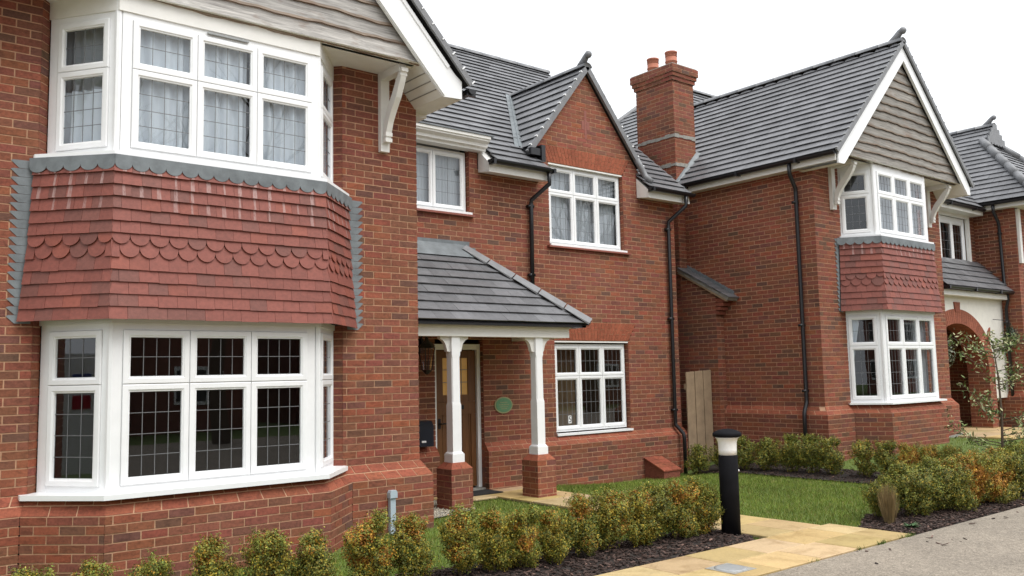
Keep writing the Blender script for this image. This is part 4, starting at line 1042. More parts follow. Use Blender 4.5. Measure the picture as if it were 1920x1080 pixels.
mb = MB(); mb.box(17.72, 20.89, 8.31, 10.4, 3.13, 3.15); mb.build('porch_ceiling', 'white_paint', h.root)
mb = MB(); mb.box(17.71, 20.88, 8.14, 8.295, 3.10, 3.21); mb.build('fascia', 'white_paint', h.root)
gutter(h, (17.72, 8.06, 3.27), (20.86, 8.06, 3.27), .06)
ds = V((0, 1, 1.05)).normalized(); roof_slope(h, V((0, 8.05, 3.27)), X_, ds, 5, lambda v: (17.72, 20.88), gauge=.2, parent=h.root)
YU = 8.78
brick_wall(h, V((XR, YU, 0)), X_, 3.2, 3.3, 5.1, cut=lambda z: sub([(0, 3.2)], 1.28, 2.83) if z > 3.75 else [(0, 3.2)], part='upper_wall', bl=.225)
p = empty('window', parent=h.root)
facet(p, V((0, YU+.02, 0)), X_, [19.20, 19.78, 20.32], [3.97, 4.86], [(3, 4)], sw=.06, ring=.10)
mb = MB(); mb.box(18.98, 20.53, YU-.06, YU+.0, 4.962, 5.10); mb.box(20.425, 20.53, YU-.06, YU, 3.84, 4.96); mb.box(18.98, 19.095, YU-.06, YU, 3.84, 4.96); mb.box(18.98, 20.46, YU-.07, YU+.0, 3.84, 3.868); mb.build('surround', 'white_paint', p)
room(h, 18.9, 20.6, YU+.1, 10.3, 3.6, 5.15)
mb = MB(); mb.box(17.71, 20.70, 8.48, 8.79, 5.03, 5.12); mb.build('fascia', 'white_paint', h.root)
gutter(h, (17.72, 8.44, 5.16), (20.66, 8.44, 5.16), .055)
roof_slope(h, V((0, 8.42, 5.17)), X_, df, 14, lambda v: (17.2, 21.0+v*.5), gauge=.19, parent=h.root)
h.flush('brick', 'brick', 'brickwork'); h.flush('plinth_brick', 'brick', 'plinth_brickwork'); h.flush('roof_tile', 'roof_tile', 'roof_tiling'); h.flush('hanging_tile', 'hanging_tile', 'hanging_tiling')
mb = MB()
for q, c, s0 in h.runs: mb.poly(q, c, s0)
if mb.f: tag(mb.build('lime_runs', 'hanging_tile', bay), kind='stuff')
h2 = h
# ------------------------------------------------------------------ third house at the right edge
h = House((23, 9, .3), 'farthest brick house at the right edge with hipped gablet roof'); h.plinth_part = empty('plinth_course', parent=h.root)
X3 = 20.9; YF = 7.9
brick_wall(h, V((X3, 15, 0)), Yb, 15-YF, 1.1, 5.3, part='side_wall'); brick_wall(h, V((X3, YF, 0)), X_, 4.3, 1.1, 5.3, part='gable_wall')
plinth(h, [(X3-.1, 15), (X3-.1, YF-.1), (25.3, YF-.1)], [(X3, 15), (X3, YF), (25.2, YF)], .96, 1.1, -.1)
EX3, EZ3, RX3, RZ3 = 20.62, 5.30, 23.04, 7.64; dl3 = V((1, 0, T44)).normalized(); L3 = (RX3-EX3)/dl3.x; r3 = 18; g3 = L3/r3
HZ = 7.15; hx = EX3+(HZ-EZ3)/T44
def h3_iv(v):
    x = EX3+v*dl3.x
    ym = 9.15-(hx-x)*.95 if x < hx else 9.05
    return (-17, -ym)
roof_slope(h, V((EX3, 0, EZ3)), V((0, -1, 0)), dl3, r3, h3_iv, gauge=g3, parent=h.root)
dr3 = V((-1, 0, T44)).normalized(); roof_slope(h, V((2*RX3-EX3, 0, EZ3)), V((0, 1, 0)), dr3, r3, lambda v: (9.15-max(0, hx-EX3-v*dl3.x)*.95, 17), gauge=g3, parent=h.root)
yh = 9.15-(hx-EX3)*.95; dh = V((0, 9.15-yh, HZ-EZ3)).normalized(); Lh = math.hypot(9.15-yh, HZ-EZ3); rh = 14
roof_slope(h, V((0, yh, EZ3)), X_, dh, rh, lambda v: (EX3+v/Lh*(hx-EX3), 2*RX3-EX3-v/Lh*(hx-EX3)), gauge=Lh/rh, parent=h.root)
for s in (1, -1):
    A = V((RX3+s*(hx-RX3), 9.13, HZ+.05)); B = V((RX3+s*(EX3-RX3), yh, EZ3+.05)); n = 6
    for i in range(n):
        mb = MB(); d_ = (B-A)/n; mb.tube([A+d_*i, A+d_*(i+.98)], [.085, .10], 10); mb.build('hip_tile', 'ridge_tile', h.root, True)
for i in range(4):                                      # tile-hung gablet
    z = HZ+.02+i*.12; wv = (RZ3-z)/T44; mb = MB()
    k = max(2, int(2*wv/.16))
    for j in range(k):
        a = RX3-wv+2*wv*j/k; b = RX3-wv+2*wv*(j+1)/k; arcp = [((a+b)/2+(b-a)/2*math.cos(q), z+.05*math.sin(q)) for q in [math.pi+math.pi*m_/6 for m_ in range(7)]]
        mb.prism(arcp+[(b, z+.14), (a, z+.14)], V((0, 9.02, 0)), X_, ZUP, V((0, -1, 0)), .0, .015+.005*(4-i))
    mb.build('gablet_tile', 'ridge_tile', h.root)
ridge(h, (RX3, 9.0, RZ3+.03), (RX3, 17, RZ3+.03), .085); finial(h, (RX3, 9.1, RZ3+.06), (0, -1, 0), .85)
mb = MB(); mb.box(20.66, 20.69, 7.35, 9.6, 5.14, 5.26); mb.box(20.692, X3+.02, 7.38, 9.6, 5.145, 5.17); mb.box(20.692, 25.0, 7.38, 7.41, 5.14, 5.26); mb.box(20.692, 25.0, 7.411, YF+.02, 5.146, 5.171); mb.build('fascia', 'white_paint', h.root)
gutter(h, (20.59, 9.7, 5.28), (20.59, 7.33, 5.28), .06); gutter(h, (20.6, 7.31, 5.28), (25, 7.31, 5.28), .06)
pipe(h, [(20.60, 8.22, 5.22), (20.60, 8.22, 5.08), (20.82, 8.22, 4.85), (20.84, 8.22, 4.78), (20.84, 8.2, 3.40), (20.80, 8.14, 3.30), (20.82, 8.14, 3.1), (20.84, 8.2, 2.9), (20.84, 8.2, .2)], clips=[(20.84, 8.2, 4.6), (20.84, 8.2, 2.6)])
mb = MB(); mb.box(20.95, 21.06, YF-.06, YF-.002, 3.9, 5.12); mb.build('bracket_post', 'white_paint', h.root)
h.flush('brick', 'brick', 'brickwork', 200); h.flush('plinth_brick', 'brick', 'plinth_brickwork', 20); h.flush('roof_tile', 'roof_tile', 'roof_tiling', 300)
# ------------------------------------------------------------------ ground
def sst(a, b, x): t = min(1, max(0, (x-a)/(b-a))); return t*t*(3-2*t)
def gz(x, y):
    rise = .30*sst(11.6, 15.5, x)*sst(4.3, 6.5, y); dip = -.10*sst(8.8, 10.2, y)*sst(8.5, 10.5, x)*(1-sst(12.0, 13.0, x))
    return rise+dip
mb = MB(); NX, NY = 90, 44
gx = [-60+50*i/8 for i in range(8)]+[-10+40*i/80 for i in range(81)]+[30+70*(i+1)/8 for i in range(8)]; gy = [-60+56*i/8 for i in range(8)]+[-4+24*i/60 for i in range(61)]+[20+80*(i+1)/8 for i in range(8)]
mb.raw([(x, y, gz(x, y)-.012-(.03 if y < 4.3 else 0)) for y in gy for x in gx], [(j*len(gx)+i, j*len(gx)+i+1, (j+1)*len(gx)+i+1, (j+1)*len(gx)+i) for j in range(len(gy)-1) for i in range(len(gx)-1)])
tag(mb.build('ground', 'lawn'), 'green lawn and garden ground around the houses', kind='structure')
mb = MB(); mb.raw([(-60, -9, .012), (90, -9, .012), (90, 4.40, .012), (-60, 4.40, .012)], [(0, 1, 2, 3)]); tag(mb.build('road', 'road'), 'pale gritty road surface', kind='structure')
def bed(name, pts, label):
    mb = MB(); cx = sum(p[0] for p in pts)/len(pts)
    xs = sorted(set(round(p[0], 3) for p in pts))
    n = len(pts); mb.poly([(x, y, gz(x, y)+.006) for x, y in pts]); o = mb.build(name, 'soil'); tag(o, label, kind='structure'); return o
FRONT = [(-2, 5.32), (7.30, 5.32), (7.66, 5.62), (7.52, 6.12), (7.2, 6.18), (3.0, 6.62), (-2, 6.9)]
RIGHT = [(8.62, 4.42), (10.5, 4.42), (12.4, 4.42), (12.4, 5.42), (10.4, 5.3), (9.4, 5.35), (8.62, 4.98)]
bed('front_bed', FRONT, 'dark bark bed under the front box hedge'); bed('roadside_bed', RIGHT, 'dark bark bed beside the road on the right')
mb = MB(); N_ = 14
for i in range(N_):
    y0, y1 = lerp(5.3, 9.95, i/N_), lerp(5.3, 9.95, (i+1)/N_)
    wl, wr = 11.95, 12.85
    mb.poly([(wl, y0, gz(wl, y0)+.012), (wr, y0, gz(wr, y0)+.012), (wr, y1, gz(wr, y1)+.012), (wl, y1, gz(wl, y1)+.012)])
tag(mb.build('side_bed', 'soil'), 'dark bed under the hedge beside the second house', kind='structure')
mb = MB(); mb.poly([(12.2, 4.42, .02), (30, 4.42, .02), (30, 5.3, .08), (12.2, 5.3, .02)]); tag(mb.build('far_bed', 'soil'), 'dark bed continuing along the road at right edge', kind='structure')
# bark chips
def inpoly(x, y, P):
    c = False
    for i in range(len(P)):
        (x0, y0), (x1, y1) = P[i], P[i-1]
        if (y0 > y) != (y1 > y) and x < (x1-x0)*(y-y0)/(y1-y0)+x0: c = not c
    return c
def chips(name, P, n, label, xr=None, yr=None):
    mb = MB(); k = 0; xs = [p[0] for p in P]; ys = [p[1] for p in P]
    x0, x1 = xr or (min(xs), max(xs)); y0, y1 = yr or (min(ys), max(ys))
    while k < n:
        x, y = R.uniform(x0, x1), R.uniform(y0, y1)
        if not inpoly(x, y, P): continue
        k += 1; a = R.uniform(0, 6.28); l, w_ = R.uniform(.010, .032), R.uniform(.004, .011); z = gz(x, y)+.012+R.uniform(0, .018); tl = R.uniform(-.5, .5)
        d = V((math.cos(a), math.sin(a), math.sin(tl)*.6)); s = V((-math.sin(a), math.cos(a), R.uniform(-.3, .3))); c = V((x, y, z)); j = R.uniform(.35, 1.7)
        if R.random() < .03: j = 4
        q = [c-d*l-s*w_, c+d*l-s*w_, c+d*l*.8+s*w_, c-d*l+s*w_]; b_ = V((0, 0, -.006))
        mb.raw(q+[p+b_ for p in q], [(0, 1, 2, 3), (0, 4, 5, 1), (1, 5, 6, 2), (2, 6, 7, 3), (3, 7, 4, 0)], (.052*j, .031*j, .024*j))
    tag(mb.build(name, 'bark'), label, 'bark', kind='stuff')
chips('bark_chips', FRONT, 6500, 'dark bark chips strewn under the front hedge', xr=(1.0, 7.7)); chips('bark_chips', RIGHT, 4500, 'dark bark chips beside the road on the right')
chips('bark_chips', [(11.95, 5.3), (12.85, 5.3), (12.85, 9.9), (11.95, 9.9)], 2500, 'dark bark chips under the hedge beside the second house')
chips('road_litter', [(5.6, 3.9), (12, 3.9), (12, 4.45), (5.6, 4.45)], 30, 'small dark leaf litter scattered on the road edge')
# paving: footway along the road and path to the door, each slab its own piece
def paving(name, label, rects, c=(.50, .365, .175)):
    mb = MB()
    base = empty(name); tag(base, label, kind='structure')
    for i, q in enumerate(rects):
        k = R.uniform(.84, 1.13); cc = (c[0]*k, c[1]*k*R.uniform(.96, 1.05), c[2]*k*R.uniform(.85, 1.25)); mb = MB()
        cx, cy = sum(p[0] for p in q)/len(q), sum(p[1] for p in q)/len(q); e = R.uniform(-.002, .002)
        sh_ = lambda p, g: (p[0]+(g if p[0] < cx else -g), p[1]+(g if p[1] < cy else -g))
        top = [V((*sh_(p, .009), gz(*p)+.026+e)) for p in q]; mid = [V((*sh_(p, .004), gz(*p)+.020+e)) for p in q]; bot = [V((*sh_(p, .004), gz(*p)-.03)) for p in q]; n = len(q)
        mb.raw(top+mid+bot, [tuple(range(n))]+[(n+j, n+(j+1) % n, (j+1) % n, j) for j in range(n)]+[(2*n+j, 2*n+(j+1) % n, n+(j+1) % n, n+j) for j in range(n)], cc)
        mb.build('paving_slab', 'slab', base)
rects = []
y = 5.32
for r, (ya, yb) in enumerate(((4.41, 4.86), (4.86, 5.315))):
    x = -2-.3*r
    while x < 8.60:
        wd = R.choice((.45, .6, .6, .75)); x1 = min(x+wd, 8.61)
        if 8.61-x1 < .2: x1 = 8.61
        a, b = (x, ya), (x1, ya); rects.append([(x, ya), (x1, ya), (x1, yb), (x, yb)]); x = x1
        if x >= 8.6: break
y = 5.315; r = 0
while y < 10.2:
    hgt = R.choice((.45, .6, .45)); y1 = min(y+hgt, 10.24)
    sp = [7.52, R.choice((7.97, 8.12, 7.82)), 8.46]
    for a, b in zip(sp, sp[1:]): rects.append([(a, y), (b, y), (b, y1), (a, y1)])
    y = y1
for y in (9.62,): rects += [[(6.75, y), (7.13, y), (7.13, y+.6), (6.75, y+.6)], [(7.13, y), (7.515, y), (7.515, y+.6), (7.13, y+.6)]]
paving('path', 'yellow stone paving of the footway and door path', rects)
mb = MB()
mb.poly([(-2.5, 4.405, .004), (8.62, 4.405, .004), (8.62, 5.32, .004), (-2.5, 5.32, .004)]); mb.poly([(7.5, 5.3, .005), (8.48, 5.3, .005), (8.48, 10.25, .005), (7.5, 10.25, .005)]); mb.poly([(6.7, 9.6, .0045), (7.5, 9.6, .0045), (7.5, 10.25, .0045), (6.7, 10.25, .0045)])
tag(mb.build('path_bedding', 'soil'), 'sandy joints between the yellow paving slabs', kind='structure')
rects = [[(17.4+i*.6, 6.9+j*.5), (18+i*.6, 6.9+j*.5), (18+i*.6, 7.4+j*.5), (17.4+i*.6, 7.4+j*.5)] for i in range(7) for j in range(2)]
rects += [[(18.0+i*.6, 7.9), (18.6+i*.6, 7.9), (18.6+i*.6, 9.5), (18.0+i*.6, 9.5)] for i in range(4)]
paving('entrance_path', 'yellow paving in front of the arched entrance', rects)
# gravel by the porch pier
mb = MB(); GP = [(5.66, 8.75), (6.36, 8.9), (6.72, 9.05), (6.72, 10.2), (5.66, 10.2)]; k = 0
while k < 2600:
    x, y = R.uniform(5.66, 6.75), R.uniform(8.75, 10.2)
    if not inpoly(x, y, GP): continue
    k += 1; s = R.uniform(.006, .014); c = V((x, y, .012+R.uniform(0, .012))); j = R.uniform(.6, 1.2)
    v = [c+V((R.uniform(-.3, .3)*s, R.uniform(-.3, .3)*s, s))]+[c+V((math.cos(a)*s*R.uniform(.8, 1.2), math.sin(a)*s*R.uniform(.8, 1.2), -s*.2)) for a in (0, 1.25, 2.5, 3.8, 5.0)]
    mb.raw(v, [(0, i, i % 5+1) for i in range(1, 6)], (.42*j, .38*j, .30*j))
tag(mb.build('gravel', 'bark'), 'pale gravel beside the porch pier', 'gravel', kind='stuff')
mb = MB(); mb.poly([(x, y, .008) for x, y in GP]); tag(mb.build('gravel_base', 'concrete'), 'gravel strip base beside the porch', kind='structure')
# grass blades
mb = MB()
def lawn_ok(x, y):
    if y < 5.0 or inpoly(x, y, FRONT) or inpoly(x, y, RIGHT) or inpoly(x, y, GP): return False
    if 7.49 < x < 8.49: return False
    if y > 10.2 and x < 12.9: return False
    if x < 5.66 and y > 8.32: return False
    if x < 7.5 and (y > 9.6 or y < 5.3): return False
    if 1.4 < x < 4.7 and y > 7.8: return False
    if 11.97 < x < 12.85: return False
    if x > 12.9 and (y > 7.98 or y < 5.2): return False
    if 14.1 < x < 16.4 and y > 7.4: return False
    if 17.4 < x < 21.7 and y > 6.9: return False
    return True
k = 0; tgt = 90000
while k < tgt:
    x = R.uniform(1.5, 19.0) if R.random() < .25 else R.uniform(2.5, 12.0); y = R.uniform(4.9, 10.25)
    if not lawn_ok(x, y): continue
    k += 1; hgt = R.uniform(.012, .036); a = R.uniform(0, 6.28); w_ = .0035; z = gz(x, y)-.012; lean = R.uniform(0, .03); la = R.uniform(0, 6.28)
    p = V((x, y, z)); d = V((math.cos(a), math.sin(a), 0))*w_; tip = p+V((math.cos(la)*lean, math.sin(la)*lean, hgt+.012))
    t = R.random(); j = R.uniform(.75, 1.25)
    c = (.145*j, .205*j, .030*j) if t < .70 else ((.23*j, .26*j, .05*j) if t < .92 else (.30*j, .25*j, .095*j))
    mb.raw([p-d, p+d, tip], [(0, 1, 2)], c)
for (ex, ey, n_) in ((8.0, 4.40, 70), (7.62, 4.40, 25), (8.55, 4.40, 60), (8.45, 4.42, 40), (6.9, 4.4, 15)):
    for i in range(n_):
        p = V((ex+R.gauss(0, .05), ey+R.gauss(0, .008), .012)); a = R.uniform(0, 6.28); d = V((math.cos(a), math.sin(a), 0))*.003; tip = p+V((R.uniform(-.03, .03), R.uniform(-.03, .03), R.uniform(.012, .05))); j = R.uniform(.7, 1.2)
        mb.raw([p-d, p+d, tip], [(0, 1, 2)], (.10*j, .15*j, .03*j))
tag(mb.build('grass', 'grass'), 'short green grass of the front lawns', 'grass', kind='stuff')
# ------------------------------------------------------------------ things
def thing(name, loc, label, cat, group=None): return tag(empty(name, loc), label, cat, group)
# gate in the passage
t = thing('garden_gate', (12.6, 10.2, 0), 'weathered vertical board gate in the passage between the two houses', 'gate')
x = 12.245; i = 0
while x < 12.95:
    wd = min(.118, 12.965-x); mb = MB(); tp = 1.655+.05*(x-12.24)+R.uniform(-.004, .004); j = .012*(i % 2)
    mb.box(x+.004, x+wd-.004, 10.20+j, 10.222+j, .02, tp); mb.build('board', 'gate_wood', t); x += wd; i += 1
for z in (.35, 1.35): mb = MB(); mb.box(12.245, 12.96, 10.228, 10.265, z, z+.10); mb.build('rail', 'gate_wood', t)
# bollard light
t = thing('bollard_light', (7.47, 5.72, 0), 'black bollard light with white lens at the end of the front hedge', 'bollard')
mb = MB(); mb.lathe([(.097, -.05), (.097, .80), (.093, .805)], (7.47, 5.72, 0), 32); mb.build('post', 'bollard_black', t, True)
mb = MB(); mb.lathe([(.092, .805), (.092, .86), (.095, .93), (.108, .97), (.125, .985)], (7.47, 5.72, 0), 32); mb.build('lens', 'opal', t, True)
mb = MB(); mb.lathe([(.12, .985), (.145, .992), (.147, 1.02), (.138, 1.032), (.10, 1.052), (.05, 1.066), (.001, 1.07)], (7.47, 5.72, 0), 32); mb.build('cap', 'bollard_black', t, True)
mb = MB(); mb.lathe([(.001, -.012), (.009, -.008), (.011, 0), (.009, .008), (.001, .012)], (7.47+.098, 5.72-.05, .64), 8); mb.build('screw', 'white_plastic', t, True)
# wall-hung things by the door
t = thing('letter_box', (6.74, 10.23, .72), 'dark blue letter box on the wall left of the door', 'letter box')
mb = MB(); mb.prism([(0, .72), (.15, .72), (.15, 1.0), (.10, 1.06), (0, 1.07)], V((6.60, 10.327, 0)), V((0, -1, 0)), ZUP, V((1, 0, 0)), 0, .25); mb.build('body', 'letter_box', t)
mb = MB(); mb.box(6.65, 6.72, 10.168, 10.176, .775, .80); mb.build('label_plate', 'white_plastic', t)
t = thing('wall_lantern', (6.74, 10.23, 1.72), 'black carriage lantern on the wall left of the door', 'lantern')
mb = MB(); mb.lathe([(.02, 1.70), (.05, 1.73), (.075, 1.76)], (6.74, 10.16, 0), 8); mb.lathe([(.12, 2.06), (.09, 2.12), (.03, 2.17), (.02, 2.21)], (6.74, 10.16, 0), 8); mb.tube([(6.74, 10.16, 2.2), (6.74, 10.20, 2.26), (6.74, 10.29, 2.22), (6.74, 10.325, 2.1)], .012, 6); mb.box(6.69, 6.79, 10.315, 10.328, 2.0, 2.2)
for a in range(4): q = a*math.pi/2+math.pi/4; mb.tube([(6.74+.072*math.cos(q), 10.16+.072*math.sin(q), 1.76), (6.74+.11*math.cos(q), 10.16+.11*math.sin(q), 2.06)], .007, 6)
mb.build('cage', 'black_plastic', t)
mb = MB(); mb.lathe([(.066, 1.762), (.103, 2.058)], (6.74, 10.16, 0), 4); mb.build('glass', 'glass', t)
t = thing('plaque', (8.2, Y3, 1.23), 'green oval plaque with gold rim on the wall right of the door', 'plaque')
def oval(a, b, n0, n1, c=(8.2, 1.226)):
    mb = MB(); mb.prism([(c[0]+a*math.cos(q), c[1]+b*math.sin(q)) for q in [2*math.pi*i/36 for i in range(36)]], V((0, Y3-.004, 0)), X_, ZUP, V((0, -1, 0)), n0, n1); return mb
oval(.170, .123, 0, .014).build('rim', 'plaque_rim', t); oval(.150, .104, .014, .018).build('face', 'plaque_green', t)
mb = MB()
for z, w_ in ((1.265, .07), (1.232, .095), (1.20, .08), (1.172, .05)):
    x = 8.2-w_
    while x < 8.2+w_: wd = R.uniform(.012, .026); mb.box(x, min(x+wd, 8.2+w_), Y3-.0235, Y3-.021, z-.006, z+.006); x += wd+.008
mb.build('raised_lettering', 'plaque_rim', t)
t = thing('number_sticker', (9.62, Y3+.08, .95), 'white house number 5 sticker on the ground floor window', 'sign')
mb = MB(); mb.box(9.585, 9.65, Y3+.078, Y3+.081, .885, 1.005); mb.build('sticker', 'white_plastic', t)
mb = MB(); g5 = [(.018, .040), (-.016, .040), (-.019, -.001), (-.008, .008), (.006, .008), (.017, -.002), (.019, -.016), (.013, -.032), (.0, -.040), (-.013, -.037), (-.020, -.028)]
q5 = [(.018, .029), (-.007, .029), (-.009, .017), (.008, .018), (.024, .008), (.030, -.014), (.024, -.036), (.006, -.050), (-.014, -.049), (-.028, -.036)]
five = [(.019, .041), (.019, .030), (-.006, .030), (-.008, .013), (.006, .014), (.019, .005), (.023, -.013), (.018, -.031), (.004, -.041), (-.011, -.040), (-.021, -.030), (-.012, -.023), (-.006, -.030), (.003, -.030), (.010, -.023), (.012, -.012), (.008, -.001), (.001, .003), (-.009, .001), (-.019, .001), (-.015, .041)]
mb.prism([(9.6175+a*1.15, .945+b*1.15) for a, b in five][::-1], V((0, Y3+.0775, 0)), X_, ZUP, V((0, -1, 0)), 0, .0008); mb.build('numeral', 'black_plastic', t)
t = thing('doormat', (7.42, 10.1, 0), 'black doormat on the path at the front door', 'mat'); mb = MB(); mb.box(7.05, 7.80, 9.86, 10.24, .03, .042); mb.build('mat', 'doormat', t)
# grey service cover on the wall, tiled service box
t = thing('service_duct', (5.06, 8.34, 0), 'short grey plastic cable duct standing against the plinth', 'duct')
mb = MB(); mb.box(5.03, 5.095, 8.315, 8.362, -.05, .42); mb.build('duct', 'grey_plastic', t)
mb = MB(); mb.prism([(5.018, .375), (5.107, .375), (5.107, .43), (5.095, .455), (5.03, .455), (5.018, .43)], V((0, 8.3615, 0)), X_, ZUP, V((0, -1, 0)), 0, .065); mb.build('cap', 'grey_plastic', t)
t = thing('service_box', (11.35, 10.0, -.1), 'low orange brick box with sloping top at the foot of the wall', 'brick box')
mb = MB(); mb.prism([(0, -.16), (.42, -.16), (.42, .04), (0, .22)], V((11.12, 10.23, 0)), V((0, -1, 0)), ZUP, V((1, 0, 0)), 0, .40, (.22, .07, .045)); mb.build('body', 'brick', t)
for i in range(4):
    for j in range(2):
        a, b = i/4, (i+1)/4; mb = MB(); P = lambda s, q: V((11.10+.44*q, lerp(10.23, 9.79, s), lerp(.228, .036, s)))
        q = [P(b-.01, j/2+.005), P(b-.01, j/2+.495), P(a+.01, j/2+.495), P(a+.01, j/2+.005)]; mb.raw(q+[p_+V((0, 0, .022)) for p_ in q], [(4, 5, 6, 7), (0, 1, 5, 4), (1, 2, 6, 5), (2, 3, 7, 6), (3, 0, 4, 7)], pcol()); mb.build('top_tile', 'brick', t)
t = thing('drain_cover', (6.11, 4.70, 0), 'small round metal drain cover set in the yellow paving', 'drain cover')
mb = MB(); mb.lathe([(.135, .02), (.135, .033), (.11, .036), (.001, .038)], (6.11, 4.70, 0), 28); mb.build('lid', 'metal_grey', t, True)
mb = MB(); mb.box(5.96, 6.26, 4.55, 4.85, .0, .0285); mb.build('surround', 'concrete', t)
# ------------------------------------------------------------------ planting
GREEN = [(.105, .130, .018), (.150, .165, .024), (.060, .088, .017), (.190, .185, .030)]
OLIVE = [(.27, .215, .022), (.36, .25, .026), (.20, .19, .024)]
ORANGE = [(.42, .20, .026), (.46, .26, .034), (.34, .14, .028)]
def foliage_mesh(name, seed, wid, hgt, n, mix, leaf=.014, spread=1.0):
    rr = random.Random(seed); mb = MB(); blobs = []
    nb = 11
    for i in range(nb):
        z = rr.uniform(.16, .86)*hgt; r = wid*rr.uniform(.28, .42); a = rr.uniform(0, 6.28); q = wid*rr.uniform(.1, .52)*(1-.25*z/hgt)
        blobs.append((V((math.cos(a)*q, math.sin(a)*q, z)), r, hgt*rr.uniform(.14, .22)))
    blobs.append((V((0, 0, hgt*.5)), wid*.5, hgt*.42))
    for i in range(rr.randint(7, 12)):                     # upright shoots
        a = rr.uniform(0, 6.28); q = wid*rr.uniform(0, .45); blobs.append((V((math.cos(a)*q, math.sin(a)*q, hgt*rr.uniform(.86, .98))), .035, .055))
    patch = [(b[0]+V((rr.uniform(-1, 1), rr.uniform(-1, 1), rr.uniform(-1, 1)))*.03, rr.uniform(.06, .12)*(1.7 if wid > .4 and mix > .5 else 1), rr.choice(('O', 'O', 'Y'))) for b in rr.sample(blobs, min(len(blobs), 8))]
    wts = [b[1]*b[2]+.0016 for b in blobs]
    for i in range(n):
        if i % 14 == 0:                                    # a new sprig
            b = rr.choices(blobs, wts)[0]; d0 = V((rr.gauss(0, 1), rr.gauss(0, 1), rr.gauss(0, 1))).normalized(); s = rr.uniform(.55, 1.1)
            q0 = b[0]+V((d0.x*b[1]*s, d0.y*b[1]*s, d0.z*b[2]*s)); ax = (d0*.6+V((0, 0, .9))).normalized()*rr.uniform(.03, .06); tj = rr.uniform(.6, 1.4)
        d = d0; f_ = rr.uniform(-1, 1); p = q0+ax*f_+V((rr.gauss(0, .010), rr.gauss(0, .010), rr.gauss(0, .008)))
        if p.z < .03: continue
        nn = (d+V((rr.uniform(-.8, .8), rr.uniform(-.8, .8), rr.uniform(-.3, 1)))).normalized(); u = nn.orthogonal().normalized(); u = (Matrix.Rotation(rr.uniform(0, 6.28), 3, nn) @ u); v = nn.cross(u)
        L = leaf*rr.uniform(.7, 1.35); w_ = L*.52; j = rr.uniform(.75, 1.25)*tj
        c = rr.choice(GREEN)
        if rr.random() < .24+mix*.28: c = rr.choice(OLIVE)
        for q, rad, kk in patch:
            if (p-q).length < rad and rr.random() < mix*1.15: c = rr.choice(ORANGE if kk == 'O' else OLIVE)
        if p.z > .86*hgt and rr.random() < .45: c = rr.choice(((.20, .22, .035), (.25, .23, .04), (.16, .20, .035)))
        c = tuple(x*j*1.0 for x in c)
        mb.raw([p-u*L*.5, p+v*w_*.5+nn*.002, p+u*L*.5, p-v*w_*.5+nn*.002], [(0, 1, 2, 3)], c)
    m = mb.mesh(name); m.materials.append(M['leaf']); return m
def stem_mesh(seed, hgt, wid):
    rr = random.Random(seed); mb = MB()
    for i in range(7):
        a = rr.uniform(0, 6.28); q = wid*rr.uniform(.1, .42); mb.tube([(0, 0, -.02), (math.cos(a)*q*.3, math.sin(a)*q*.3, hgt*.3), (math.cos(a)*q, math.sin(a)*q, hgt*.8)], [.008, .006, .003], 5)
    m = mb.mesh('stem'); m.materials.append(M['twig']); return m
VAR = [foliage_mesh('foliage', 100+i, .278, .51, 13000, mx_, .018) for i, mx_ in enumerate((.12, .7, .4, .85, .25, .55))]
DARK = [foliage_mesh('foliage', 200+i, .36, .56, 9000, mx_, .022) for i, mx_ in enumerate((.0, .12, .35))]
BIG = [foliage_mesh('foliage', 300+i, .42, .57, 18000, mx_, .020) for i, mx_ in enumerate((.02, 1.0, .8, .3))]
STEM = [stem_mesh(i, .42, .17) for i in range(3)]
def shrub(mesh, x, y, label, group, s=(1, 1, 1), rz=0, k=0):
    e = thing('box_shrub', (x, y, gz(x, y)), label, 'shrub', group); e.rotation_euler.z = rz; e.scale = s
    for nm, me in (('foliage', mesh), ('stem', STEM[k % 3])):
        o = bpy.data.objects.new(nm, me); col.objects.link(o); o.parent = e
    return e
front = [(-.2, 6.55, 0, .9), (.5, 6.5, 2, .95), (1.24, 6.42, 0, .92), (1.58, 6.38, 4, .9), (1.96, 6.32, 0, .9), (2.34, 6.30, 2, 1.03), (2.76, 6.26, 5, 1.0), (3.08, 6.2, 4, .95), (3.56, 6.22, 1, 1.08), (3.92, 6.16, 2, 1.02), (4.36, 6.1, 5, 1.03), (4.66, 6.04, 3, .98), (4.93, 5.97, 1, .95), (5.22, 5.93, 3, .9), (5.60, 5.98, 2, 1.03), (5.95, 5.96, 5, 1.04), (6.32, 5.93, 3, 1.02), (6.62, 5.99, 0, 1.06), (6.86, 5.93, 2, 1.05), (7.10, 5.95, 1, 1.04), (7.30, 5.88, 4, .9)]
NTH = ['first', 'second', 'third', 'fourth', 'fifth', 'sixth', 'seventh', 'eighth', 'ninth', 'tenth', 'eleventh', 'twelfth', 'thirteenth', 'fourteenth', 'fifteenth', 'sixteenth', 'seventeenth', 'eighteenth', 'nineteenth', 'twentieth', 'twenty-first']
tone = {0: 'green', 1: 'orange-flecked', 2: 'olive green', 3: 'bronze-tipped', 4: 'dull green', 5: 'yellowish green'}
for i, (x, y, v, s) in enumerate(front):
    shrub(VAR[v], x, y, f'{tone[v]} box shrub, {NTH[len(front)-1-i]} to the left of the bollard', 'front row of box shrubs', (1.04*s, 1.04*s, s), R.uniform(0, 6.28), i)
rear = [(11.9, 9.72, .85), (12.15, 9.40, .9), (12.2, 9.02, .95), (12.3, 8.62, .92), (12.35, 8.22, 1.02), (12.4, 7.90, 1.03), (12.4, 7.56, 1.0), (12.42, 7.05, .95), (12.42, 6.66, .97), (12.4, 6.32, .93), (12.4, 6.02, .9), (12.42, 5.72, .92), (12.4, 5.48, .85)]
